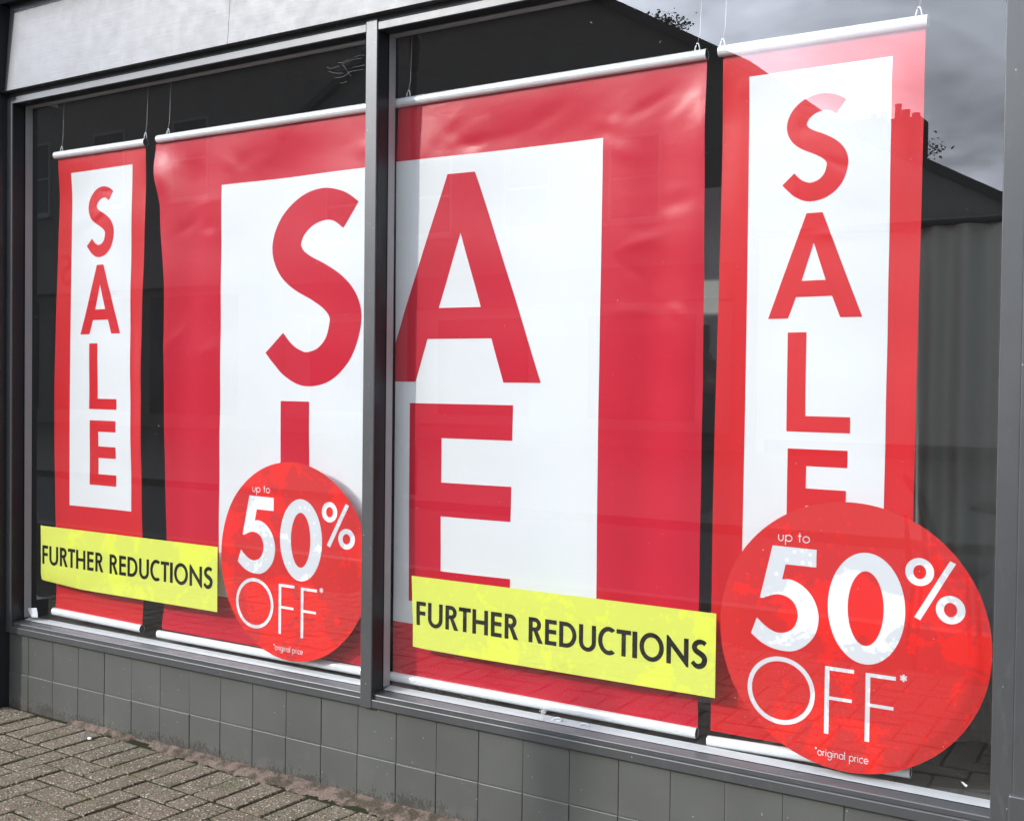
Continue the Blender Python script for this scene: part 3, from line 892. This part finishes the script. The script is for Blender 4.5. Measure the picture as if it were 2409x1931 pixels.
def sign(label, X0, ZT, ZB, curl):
    W_ = 1.0015
    root = empty('reduction_sign', (X0 + W_ / 2, YG, ZB))
    tag(root, label, 'sign', 'yellow signs stuck to the glass')
    yf = lambda x, z: YG + curl(x - X0, z - ZB)
    nx, nz = 90, 24
    b = MB()
    xo = lambda t, s_: X0 + W_ * s_ + (0.0035 * math.sin(math.pi * t) + (.002 if t < .5 else 0)) * max(0, 1 - s_ / .04)
    for side in (0, 1):
        for j in range(nz + 1):
            for i in range(nx + 1):
                s_ = i / nx; t = j / nz
                x = xo(t, s_); z = ZB + (ZT - ZB) * t + curl_z(s_, t) * (1 if X0 < -3 else .2)
                b.v.append((x, yf(x, z) + side * 0.0004, z))
    k = (nx + 1) * (nz + 1)
    b.f = [(j * (nx + 1) + i, j * (nx + 1) + i + 1, (j + 1) * (nx + 1) + i + 1, (j + 1) * (nx + 1) + i) for j in range(nz) for i in range(nx)]
    b.f += [tuple(a + k for a in reversed(f)) for f in b.f[:]]
    rim = [i for i in range(nx + 1)] + [j * (nx + 1) + nx for j in range(1, nz + 1)] + [nz * (nx + 1) + i for i in range(nx - 1, -1, -1)] + [j * (nx + 1) for j in range(nz - 1, 0, -1)]
    m0 = len(b.v); b.v += [b.v[i] for i in rim] + [b.v[i + k] for i in rim]; L_ = len(rim)
    b.f += [(m0 + i, m0 + L_ + i, m0 + L_ + (i + 1) % L_, m0 + (i + 1) % L_) for i in range(L_)]
    b.v = [(x - root.location.x, y - root.location.y, z - root.location.z) for x, y, z in b.v]
    b.build('film', m_st_yellow, root, smooth=True)
    xs_ = [-2.1187, -2.0824, -2.0742, -2.0187, -2.0084, -1.9599, -1.9587, -1.915, -1.9094, -1.8533, -1.8432, -1.8048, -1.7948, -1.7469, -1.7122, -1.6635, -1.6572, -1.6187, -1.6103, -1.5538, -1.546, -1.4917, -1.485, -1.4318, -1.4281, -1.3833, -1.3793, -1.3642, -1.3577, -1.285, -1.2774, -1.2133, -1.2069, -1.1599]
    txt = 'FURTHERREDUCTIONS'; h = .0732; base = ZT - .1495
    for nm, lo, hi in (('word_further', 0, 7), ('word_reductions', 7, 17)):
        gs = []
        for i in range(lo, hi):
            a = xs_[2 * i] + 2.1385 + X0; c = xs_[2 * i + 1] + 2.1385 + X0
            gs.append([[(a + x * h, base + y * h) for x, y in cc] for cc in glyph(txt[i], (c - a) / h, .185)])
        me = print_mesh(nm, gs, yf, .02, .0003)
        me.transform(Matrix.Translation(-root.location))
        link(nm, me, m_st_black, root)
    return root


def curl_z(s_, t):
    return 0.012 * max(0, 1 - s_ / .25) * (1 - t) ** 2


sign('yellow FURTHER REDUCTIONS sign bridging the narrow banner and the S banner', -3.9905, .7245, .4965, lambda x, z: 0.010 * max(0, 1 - x / .35) * max(0, 1 - z / .05) ** 2 + 0.006 * max(0, 1 - x / .02))
sign('yellow FURTHER REDUCTIONS sign across the foot of the A banner', -2.1385, .7085, .4862, lambda x, z: 0.007 * max(0, 1 - x / .05) * max(0, 1 - z / .12))


def disc(label, cx, cz, rad, lift):
    root = empty('discount_sticker', (cx, YG, cz - rad))
    tag(root, label, 'sticker', 'round discount stickers stuck to the glass')
    nr, na = 26, 120
    yf = lambda x, z: YG + lift((x - cx) / rad, (z - cz) / rad)
    b = MB()
    for side in (0, 1):
        b.v.append((cx, yf(cx, cz) + side * .0004, cz))
        for i in range(1, nr + 1):
            r_ = rad * (i / nr) ** .8
            for k in range(na):
                x = cx + r_ * math.cos(2 * math.pi * k / na); z = cz + r_ * math.sin(2 * math.pi * k / na)
                b.v.append((x, yf(x, z) + side * .0004, z))
    n1_ = 1 + nr * na
    f = [(0, 1 + k, 1 + (k + 1) % na) for k in range(na)] + [(1 + i * na + k, 1 + (i + 1) * na + k, 1 + (i + 1) * na + (k + 1) % na, 1 + i * na + (k + 1) % na) for i in range(nr - 1) for k in range(na)]
    b.f = f + [tuple(a + n1_ for a in reversed(q)) for q in f]
    l = 1 + (nr - 1) * na
    m0 = len(b.v); b.v += [b.v[l + k] for k in range(na)] + [b.v[l + n1_ + k] for k in range(na)]
    b.f += [(m0 + k, m0 + na + k, m0 + na + (k + 1) % na, m0 + (k + 1) % na) for k in range(na)]
    lo = root.location
    b.v = [(x - lo.x, y - lo.y, z - lo.z) for x, y, z in b.v]
    b.build('film', m_st_red, root, smooth=True)
    five = spline([(-.502, .38), (-.43, .383), (-.34, .345), (-.265, .27), (-.222, .17), (-.218, .07), (-.25, -.03), (-.32, -.11), (-.40, -.155), (-.48, -.165), (-.57, -.155), (-.66, -.12), (-.742, -.06)], 4) + \
        spline([(-.697, .065), (-.63, .01), (-.57, -.022), (-.515, -.032), (-.45, -.015), (-.40, .03), (-.376, .1), (-.385, .17), (-.42, .225), (-.475, .255), (-.54, .262), (-.61, .24), (-.652, .222), (-.675, .223)], 4) + [(-.581, .632), (-.239, .627), (-.24, .495), (-.476, .497)]
    FF = lambda x, z: [(x, z), (x, z + .506), (x + .216, z + .506), (x + .216, z + .478), (x + .034, z + .478), (x + .034, z + .284), (x + .203, z + .284), (x + .203, z + .259), (x + .034, z + .259), (x + .034, z)]
    words = {
        'number_fifty': [[five], [ell(.133, .228, .281, .41, n=56), ell(.131, .228, .131, .275, n=44)]],
        'percent_mark': [[ell(.508, .534, .0995, .1, n=32), ell(.509, .534, .045, .051, n=24)], [ell(.7235, .286, .0995, .1, n=32), ell(.7235, .286, .045, .051, n=24)], [[(.712, .628), (.751, .611), (.519, .189), (.477, .208)]]],
        'word_off': [[ell(-.498, -.472, .265, .259, n=56), ell(-.498, -.472, .230, .224, n=50)], [FF(-.160, -.741)], [FF(.141, -.748)]],
        'asterisk': [[c] for c in star(.411, -.243, .026, .013)],
        'word_up_to': [[c] for c in word('up to', -.539, .674, .046, .25, .0072)],
        'note_original_price': [[c] for c in word('*original price', -.225, -.912, .036, .398, .0052)],
    }
    for nm, gs in words.items():
        gs = [[[(cx + x * rad, cz + z * rad) for x, z in c] for c in cs] for cs in gs]
        thin = nm in ('word_up_to', 'note_original_price', 'asterisk')
        me = print_mesh(nm, gs, yf, None if thin else .012, .00035, None, 0.00004 if thin else 0)
        me.transform(Matrix.Translation(-lo))
        link(nm, me, m_st_white, root)
    return root


def smooth(x): x = min(1, max(0, x)); return x * x * (3 - 2 * x)


disc('round red up to 50% OFF sticker touching the mullion, half over the S banner', -2.6435, .7045, .3315, lambda a, b: .006 * smooth((a - .62) / .3) + .004 * smooth((-a - .8) / .2))
disc('round red up to 50% OFF sticker beside the right jamb', -.7945, .6905, .3322, lambda a, b: .007 * smooth((math.hypot(a, b) - .88) / .12) * smooth((a - .2) / .4) + .003 * smooth((-a - .85) / .15))
# ------------------------------------------------------------------ things in the display and on the glass
m_shell = simple('smoked_shell', (0.16, 0.155, 0.14), 0.22, 0.6, 0.1)
m_form = simple('black_jersey', (0.018, 0.017, 0.016), 0.55, 0.4, 0.2, 20)


def skin(name, verts, edges, radii, mt_, parent, sub=2, root=0):
    me = bpy.data.meshes.new(name); me.from_pydata([tuple(v) for v in verts], edges, [])
    o = bpy.data.objects.new(name + '_tmp', me); COL.objects.link(o)
    sk = o.modifiers.new('skin', 'SKIN'); sk.use_smooth_shade = True; sk.branch_smoothing = 0.4
    ss = o.modifiers.new('sub', 'SUBSURF'); ss.levels = sub; ss.render_levels = sub
    for i, r_ in enumerate(radii):
        me.skin_vertices[0].data[i].radius = r_ if hasattr(r_, '__len__') else (r_, r_)
    me.skin_vertices[0].data[root].use_root = True
    dg = bpy.context.evaluated_depsgraph_get()
    m2 = bpy.data.meshes.new_from_object(o.evaluated_get(dg)); m2.name = name
    bpy.data.objects.remove(o)
    for p in m2.polygons: p.use_smooth = True
    m2.materials.clear(); m2.materials.append(mt_)
    return link(name, m2, None, parent)


FZ = 0.3322
df = empty('dress_form', (-1.455, .62, FZ))
tag(df, 'headless dress form in black wrap, seen through the slit between two banners', 'dress form')
prof = [(.052, 1.165), (.054, 1.12), (.050, 1.085), (.062, 1.06), (.115, 1.035), (.168, 1.0), (.182, .95), (.172, .88), (.160, .80), (.128, .70), (.105, .62), (.075, .58), (.02, .565)]


def oval(prof, ky):
    b = MB(); n = 28
    for r_, z in prof:
        b.v += [(r_ * math.cos(2 * math.pi * k / n), r_ * ky * math.sin(2 * math.pi * k / n) * (1 if r_ > .08 else 1.4), z) for k in range(n)]
    b.f = [(i * n + k, i * n + (k + 1) % n, (i + 1) * n + (k + 1) % n, (i + 1) * n + k) for i in range(len(prof) - 1) for k in range(n)] + [tuple(range(n)), tuple(range(len(prof) * n - 1, (len(prof) - 1) * n - 1, -1))]
    return b


oval(prof[:7], .62).build('shoulder_shell', m_shell, df, smooth=True)
oval([(r_ + .004, z) for r_, z in prof[6:]], .62).build('wrap', m_form, df, smooth=True)
MB().tube([(0, 0, .02), (0, 0, .58)], .012, 12).build('pole', m_alu, df, smooth=True)
MB().lathe([(.15, 0), (.15, .006), (.13, .012), (.015, .03)], (0, 0), 32).build('base', m_alu, df, smooth=True)

mq = empty('mannequin', (-2.02, .27, FZ))
tag(mq, 'headless grey mannequin behind the A banner, bare toes showing under it', 'mannequin')
m_skin = simple('grey_matt_shell', (0.30, 0.28, 0.25), 0.5, 0.4, 0.08)
V_ = [(0, 0, .82), (0, .01, 1.02), (0, .0, 1.2), (0, .02, 1.36), (0, .02, 1.44),
      (-.09, 0, .76), (-.095, -.01, .44), (-.09, .02, .09), (.09, 0, .76), (.09, -.01, .44), (.075, .02, .09),
      (-.17, .02, 1.33), (-.21, .04, 1.05), (-.2, .0, .82), (.17, .02, 1.33), (.21, .04, 1.05), (.2, 0, .82)]
E_ = [(0, 1), (1, 2), (2, 3), (3, 4), (0, 5), (5, 6), (6, 7), (0, 8), (8, 9), (9, 10), (3, 11), (11, 12), (12, 13), (3, 14), (14, 15), (15, 16)]
R_ = [(.14, .11), (.11, .085), (.13, .095), (.10, .07), .05, .085, .055, .036, .085, .055, .036, .05, .04, .028, .05, .04, .028]
skin('body', V_, E_, R_, m_skin, mq)
for fx, nm in ((-.09, 'foot'), (.0, 'foot')):
    fx2 = -.09 if fx < 0 else .075
    b = MB()
    ft = skin(nm, [(fx2, .03, .09), (fx2, .045, .035), (fx2, -.04, .036), (fx2 + .004, -.095, .022)], [(0, 1), (1, 2), (2, 3)], [.034, .032, (.036, .028), (.046, .016)], m_skin, mq)
    for k in range(5):
        r_ = (.0155, .0125, .012, .0115, .0105)[k]; x = fx2 + (k - 2) * .0215; y = -.125 + abs(k - 1) * .005
        t = MB(); t.lathe([(r_ * math.cos(R(a)), r_ * math.sin(R(a))) for a in range(-80, 90, 20)], (0, 0), 12)
        t.v = [(x + p[0], y + p[1] * 1.7, r_ + p[2] + .001) for p in t.v]
        t.build('toe', m_skin, ft, smooth=True)
tag(MB().box(-2.3, -1.15, 1.12, 1.15, FZ + .0003, 2.02).build('display_board', m_pale), 'pale upright board behind the dress form, catching a band of sun', 'board')

cu = empty('curtain', (-.60, .575, FZ)); tag(cu, 'added grey-green pleated curtain behind the glass beside the right jamb', 'curtain')  # guessed curtain, added to lighten the dim area by the jamb
b = MB(); n_ = 160
for j in range(9):
    for i in range(n_ + 1):
        t = i / n_; x = -.46 + .9 * t
        b.v.append((x, .022 * math.sin(t * 62 + .4 * math.sin(t * 17)) * (.6 + .4 * (1 - j / 8)) + .012 * math.sin(t * 23), .004 + 1.42 * j / 8))
b.f = [(j * (n_ + 1) + i, j * (n_ + 1) + i + 1, (j + 1) * (n_ + 1) + i + 1, (j + 1) * (n_ + 1) + i) for j in range(8) for i in range(n_)]
b.build('cloth', simple('curtain_cloth', (0.29, 0.31, 0.27), 0.9, 0.1, 0.06, 30), cu, smooth=True)
MB().tube([(-.5, 0, 1.435), (.46, 0, 1.435)], .011, 10).build('rod', m_gasket, cu, smooth=True)
for x in (-.48, .44): MB().tube([(x, .03, 0), (x, .03, 1.435)], .009, 8).build('post', m_gasket, cu, smooth=True)

rail_ = MB(); rail_.box(-4.25, -.2, .60, .63, 2.60, 2.635); rail_.box(-4.25, -.2, .66, .68, 2.66, 2.69)
tag(rail_.build('ceiling_track', simple('track_metal', (0.14, 0.15, 0.16), 0.4), None, .003), 'dark double track running along the ceiling above the banners', 'track')

cw = empty('cobweb', tuple(PX(815, 170, .066)))
tag(cw, 'torn white cobweb strands in the upper corner by the mullion', 'cobweb')
m_web = simple('cobweb_silk', (0.7, 0.7, 0.68), 0.5, 0.5)
sx = lambda L: [(780 + a / 8.624, b / 8.624) for a, b in L]
for L in ([(140, 1280), (200, 1278), (270, 1255), (350, 1195)], [(210, 1320), (280, 1275), (370, 1230), (470, 1205), (620, 1185)], [(-60, 1455), (40, 1480), (110, 1490), (240, 1490)], [(60, 1580), (200, 1570), (290, 1530), (370, 1465), (460, 1440), (630, 1415)], [(230, 1325), (300, 1420), (400, 1565)], [(440, 1370), (560, 1345), (680, 1328)], [(170, 1690), (240, 1680), (300, 1660)], [(-90, 1360), (-20, 1395), (150, 1350)], [(490, 1160), (560, 1130), (680, 1122)]):
    pts = [PX(x, y, .066) - cw.location for x, y in spline(sx(L), 5)]
    MB().tube(pts, .00023, 5).build('strand', m_web, cw, smooth=True)


def scrap(name, label, cat, px, Y, mt_, th=.0006):
    pts = [PX(x, y, Y) for x, y in px]
    o_ = sum(pts, Vector()) / len(pts)
    b = MB(); b.prism_y([((p - o_).x, (p - o_).z) for p in pts], 0, th)
    o = b.build(name, mt_); o.location = o_
    return tag(o, label, cat)


m_paper = simple('white_paper', (0.78, 0.79, 0.80), 0.7, 0.3, 0.04)
scrap('paper_label', 'small white paper label stuck in the lower left corner of the glass', 'label', [(64.8, 1429.5), (86, 1429.5), (88, 1440), (88.8, 1451.8), (74.5, 1450.8), (68, 1440)], .0583, m_paper)
scrap('paper_scrap', 'torn white paper scrap on the glass below the right-hand round sticker', 'scrap', [(2260.5, 1837.3), (2268, 1840), (2272, 1844), (2276, 1845.5), (2275, 1849), (2271, 1849.5), (2265.5, 1843.5)], .0583, m_paper)
# dried white cleaner on the sill bead under the A banner
rb = random.Random(8)
res = empty('cleaner_residue', tuple(PX(1300, 1690, .07)))
tag(res, 'dried white cleaner foam on the inner sill under the A banner', 'residue')
m_foam = simple('dried_foam', (0.8, 0.81, 0.8), 0.9, 0.1)
for L in ([(1298, 1694), (1306, 1688), (1316, 1688.5), (1321, 1692), (1318, 1695), (1308, 1694)], [(1364, 1705), (1370, 1701.5), (1378, 1702), (1386, 1707)]):
    MB().tube([PX(x, y, .07) - res.location for x, y in spline(L, 4)], .0022, 6).build('foam_curl', m_foam, res, smooth=True)
dr = MB()
for _ in range(90):
    t = rb.random() ** 1.4
    p = PX(1276 + rb.gauss(0, 3.2) + t * 2, 1692 - 26 * t + rb.uniform(-1, 1), .0582) - res.location
    w_, h_ = rb.uniform(.0004, .0008), rb.uniform(.0008, .0028)
    dr.add([(p.x - w_, p.y, p.z - h_), (p.x + w_, p.y, p.z - h_), (p.x + w_, p.y, p.z + h_), (p.x - w_, p.y, p.z + h_)], [(0, 1, 2, 3)])
tag(dr.build('foam_drips', m_foam, res), kind='stuff')
# pale pebble lying on the header course
g = MB(); g.lathe([(.008 * math.cos(R(a)), .0045 * math.sin(R(a))) for a in range(-80, 90, 20)], (0, 0), 12)
pb = g.build('pebble', m_paper, smooth=True); pb.location = (-3.478, -.093, .0045); pb.scale = (1.3, .8, 1)
tag(pb, 'small white pebble lying on a paver near the wall', 'pebble')

# ------------------------------------------------------------------ the other side of the street (seen in the glass)
m_render = simple('dark_render', (0.30, 0.29, 0.265), 0.9, 0.1, 0.2, 1.5)
m_cream = simple('pale_render', (0.36, 0.35, 0.33), 0.85, 0.2, 0.12, 1.2)
m_slate = simple('roof_slate', (0.12, 0.122, 0.125), 0.75, 0.3, 0.25, 4)
m_trim = simple('stone_trim', (0.45, 0.44, 0.42), 0.6, 0.3, 0.05)
m_pane = simple('dark_pane', (0.05, 0.052, 0.055), 0.08, 0.6, 0.1)
m_brick = simple('chimney_brick', (0.16, 0.09, 0.065), 0.9, 0.1, 0.3, 6)


def window(root, x, z, w_, h_, yf=-20.0):
    lo = root.location
    f = MB(); t = .07
    for a, b, c, d in ((x, x + t, z, z + h_), (x + w_ - t, x + w_, z, z + h_), (x + t, x + w_ - t, z, z + t), (x + t, x + w_ - t, z + h_ - t, z + h_), (x + t, x + w_ - t, z + h_ / 2 - .03, z + h_ / 2 + .03)):
        f.box(a - lo.x, b - lo.x, yf - .02 - lo.y, yf + .05 - lo.y, c, d)
    fo = f.build('window', m_trim, root)
    MB().box(x + t - lo.x, x + w_ - t - lo.x, yf - .01 - lo.y, yf + .02 - lo.y, z + t, z + h_ - t).build('pane', m_pane, fo)
    MB().box(x - .08 - lo.x, x + w_ + .08 - lo.x, yf - .01 - lo.y, yf + .12 - lo.y, z - .1, z - .001).build('sill', m_trim, fo)


def gable(name, label, x0, x1, y1, depth, zeave, slope, wall_m, over=.13, ground=None, ridge=None):
    root = empty(name, ((x0 + x1) / 2, y1, 0)); lo = root.location
    xm = ridge if ridge is not None else (x0 + x1) / 2
    zr = zeave + slope * (x1 - xm)
    sl2 = (zr - zeave) / (xm - x0)
    MB().prism_y([(x0 - lo.x, -.1), (x1 - lo.x, -.1), (x1 - lo.x, zeave), (xm - lo.x, zr), (x0 - lo.x, zeave)], 0, -depth).build('wall', wall_m, root)
    th = .22
    r1 = [(xm - lo.x, zr + .004), (x1 + over - lo.x, zeave - over * slope + .004), (x1 + over - lo.x, zeave - over * slope + th), (xm - lo.x, zr + th)]
    r2 = [(xm - .002 - lo.x, zr + .004), (xm - .002 - lo.x, zr + th), (x0 - over - lo.x, zeave - over * sl2 + th), (x0 - over - lo.x, zeave - over * sl2 + .004)]
    ro = MB().prism_y(r1, .2, -depth - .2).build('roof', m_slate, root)
    MB().prism_y(r2, .2, -depth - .2).build('roof', m_slate, root)
    tag(root, label, 'house')
    return root, zr


hA, zA = gable('gable_house', 'tall dark gabled house across the street, left of the chimneys', -21.9, -8.79, -20.0, 9.0, 7.95, .57, m_render)
for x in (-20.4, -17.6, -14.8, -12.0):
    window(hA, x, 5.0, 1.3, 1.9)
lo = hA.location
MB().box(-21.7 - lo.x, -9.0 - lo.x, .001, .12, .35, 3.15).build('shop_panel', m_cream, hA)
sgn = MB().box(-21.7 - lo.x, -9.0 - lo.x, .001, .25, 3.2, 3.95).build('sign_board', m_slate, hA)
for x in (-20.8, -16.6, -12.4):
    MB().box(x - lo.x, x + 2.6 - lo.x, .121, .15, .6, 2.9).build('shop_window', m_pane, hA)

q1 = PX(1760, 185, 23.6); q2 = PX(2354, 448, 23.6)
slB = (q1.z - q2.z) / (q2.x - q1.x); zE = q2.z - slB * (-2.2 - q2.x) - .25
hB, zB = gable('gable_house', 'gabled house set back behind, with a chimney stack and pots on its slope', -16.0, -2.2, -23.5, 8.0, zE, slB, simple('grey_render', (0.56, 0.57, 0.53), 0.9, 0.1, 0.12, 1.5), ridge=q1.x - .6)
lo = hB.location
YC = 25.5
for pa, pb_, pt in ((2004, 2076, 284), (2092, 2166, 281)):
    a_, b_ = PX(pa, pt, YC), PX(pb_, pt, YC)
    MB().box(a_.x - lo.x, b_.x - lo.x, -YC + .1 - lo.y - .8, -YC + .1 - lo.y, a_.z - 2.2, a_.z).build('chimney', m_brick, hB)
for px_, py_, pw in ((2044, 262, 9), (2069, 257, 9), (2104, 238, 9), (2122, 251, 11), (2146, 259, 11), (1885, 244, 5), (1903, 249, 5)):
    t_ = PX(px_, py_, YC); r_ = pw * (YC + 2.74) / FPX * 1.0
    MB().lathe([(r_ * .9, t_.z - .75), (r_, t_.z - .45), (r_ * .8, t_.z - .1), (r_ * .9, t_.z)], (t_.x - lo.x, -YC - .3 - lo.y), 12).build('chimney_pot', m_brick, hB)

hC = empty('low_house', (-2.6, -20.1, 0)); lo = hC.location
tag(hC, 'low grey house with a long gutter at the right end of the far row', 'house')
m_palewall = simple('grey_green_render', (0.78, 0.80, 0.73), 0.9, 0.1, 0.1, 1.5)
MB().box(-5.9, 5.8, -3.3, 0, -.1, 4.40).build('wall', m_palewall, hC)
MB().prism_x([(.12, 4.56), (-3.3, 5.05), (-3.3, 4.41), (.0, 4.41)], -5.95, 5.9).build('roof', simple('zinc_roof', (0.6, 0.61, 0.58), 0.6), hC)
MB().box(-6.0, 5.9, .121, .26, 4.42, 4.56).build('gutter', m_gasket, hC)
MB().box(-5.7, 5.6, .001, .04, -.05, .25).build('plinth', m_slate, hC)

hL = empty('parapet_building', (-31.0, -20.05, 0)); lo = hL.location
tag(hL, 'long flat-topped building at the left end of the far row, shop sign lettered S', 'building')
MB().box(-20, 9.05, -9, 0, -.1, 11.2).build('wall', m_render, hL)
MB().box(-20.1, 9.04, -9.1, .2, 11.201, 11.5).build('parapet', m_trim, hL)
for i in range(7):
    window(hL, -48 + i * 3.6, 6.6, 1.5, 2.3, -20.05)
bd = MB().box(-19.5, 8.5, .001, .22, 4.05, 5.45).build('sign_board', m_cream, hL)
me = print_mesh('letter', [[[(x * .62 - 1.65, 4.25 + y * 1.0) for x, y in glyph_S()[0]]]], lambda x, z: .24, None, 0.0)
me.flip_normals(); me.transform(Matrix.Scale(-1, 4, (1, 0, 0)) @ Matrix.Translation((1.3, 0, 0)))
link('letter', me, m_slate, bd)
for i in range(6): MB().box(-18.8 + i * 4.5, -15.2 + i * 4.5, .001, .06, .4, 3.8).build('shop_window', m_pane, hL)


def tree(label, base, h, crown, n, seed, leafs=.16):
    r_ = random.Random(seed)
    root = empty('tree', base); tag(root, label, 'tree')
    tb = MB(); lb = MB()
    tb.tube([(0, 0, -.1), (.05, .02, h * .35), (-.05, .05, h * .6), (.02, 0, h * .85)], [.24, .18, .11, .04], 10)
    tips = []
    for k in range(n):
        z0 = h * r_.uniform(.35, .82); a = r_.uniform(0, 6.28); L = crown * r_.uniform(.5, 1.05) * (1.15 - abs(z0 / h - .6))
        e = (L * math.cos(a), L * math.sin(a), z0 + L * r_.uniform(.25, .9))
        mid = (e[0] * .5, e[1] * .5, z0 + (e[2] - z0) * .35)
        tb.tube([(0, 0, z0), mid, e], [.08, .05, .022], 6)
        tips += [Vector(e), Vector(mid) * .4 + Vector(e) * .6]
        for q in range(3):
            e_ = Vector(e) + Vector((r_.gauss(0, .35), r_.gauss(0, .35), r_.uniform(-.1, .6)))
            tb.tube([mid, e_], [.035, .014], 5); tips.append(e_)
    for t in tips:
        for q in range(64):
            p = t + Vector((r_.gauss(0, .15), r_.gauss(0, .15), r_.gauss(0, .13)))
            d = Vector((r_.gauss(0, 1), r_.gauss(0, 1), r_.gauss(0, .6))).normalized(); s_ = d.cross(Vector((r_.gauss(0, 1), r_.gauss(0, 1), r_.gauss(0, 1)))).normalized()
            L = leafs * r_.uniform(.6, 1.2)
            lb.add([p, p + d * L * .5 + s_ * L * .28, p + d * L, p + d * L * .5 - s_ * L * .28], [(0, 1, 2, 3)])
    tb.build('trunk', simple('bark', (0.06, 0.05, 0.04), 0.9), root, smooth=True)
    lb.build('crown', simple('leaf', (0.035, 0.05, 0.022), 0.8, 0.1, 0.4, 3), root)


p = PX(2105, 250, 34.0)
tree('wispy tree standing behind the low grey house', (p.x, -33.9, -.1), p.z + .7, 1.15, 34, 5, .12)
p = PX(1515, -35, 32.0)
tree('leafy tree whose top shows over the gabled house roof', (p.x - .6, -31.9, -.1), p.z + .2, 2.0, 20, 6, .15)

# street lamp: its soft shadow falls on the tiled stall riser
lp = empty('street_lamp', (-8.48, -8.2, -.02)); tag(lp, 'slim dark lamp post with a lantern on the far pavement', 'street lamp')
m_iron = simple('black_iron', (0.02, 0.022, 0.022), 0.45, 0.5)
MB().lathe([(.09, 0), (.09, .5), (.075, .55), (.055, .6), (.042, 5.0), (.04, 5.1)], (0, 0), 18).build('post', m_iron, lp, smooth=True)
MB().lathe([(.045, 5.1), (.06, 5.16), (.085, 5.45), (.09, 5.48), (.03, 5.60), (.01, 5.64)], (0, 0), 12).build('lantern', m_iron, lp)

# bistro set on the near pavement, beside the photographer
m_wick = simple('black_rattan', (0.02, 0.019, 0.018), 0.9, 0.08, 0.3, 40)
ct = empty('cafe_table', (-.78, -3.05, -.006)); tag(ct, 'round black cafe table on the pavement facing the window', 'table')
MB().lathe([(.30, .735), (.305, .745), (.30, .755)], (0, 0), 40).build('table_top', m_wick, ct)
MB().tube([(0, 0, .03), (0, 0, .734)], .025, 12).build('stem', m_iron, ct, smooth=True)
MB().lathe([(.2, 0), (.2, .015), (.03, .035)], (0, 0), 28).build('base', m_iron, ct)


def cafe_chair(label, loc, rz):
    root = empty('cafe_chair', loc); root.rotation_euler.z = rz
    tag(root, label, 'chair', 'cafe chairs at the table on the pavement')
    MB().lathe([(.19, .44), (.2, .455), (.19, .47)], (0, 0), 28).build('seat', m_wick, root)
    for a in (45, 135, 225, 315):
        c, s_ = math.cos(R(a)), math.sin(R(a))
        MB().tube([(.17 * c, .17 * s_, .44), (.21 * c, .21 * s_, 0)], .012, 8).build('leg', m_iron, root, smooth=True)
    bk = MB().tube([(.17 * math.cos(R(a)) , .19 * math.sin(R(a)), z) for a, z in ((20, .47), (24, .66), (40, .80), (65, .87), (90, .89), (115, .87), (140, .80), (156, .66), (160, .47))], .014, 8).build('back_hoop', m_wick, root, smooth=True)
    MB().tube([(.1 * math.cos(R(a)), .185 * math.sin(R(a)), z) for a, z in ((60, .47), (70, .62), (90, .70), (110, .62), (120, .47))], .009, 8).build('inner_hoop', m_wick, root, smooth=True)


cafe_chair('bentwood cafe chair with its back to the street, left of the round table', (-1.16, -2.86, -.006), R(70))
cafe_chair('bentwood cafe chair drawn up right of the round table', (-.30, -3.45, -.006), R(-100))
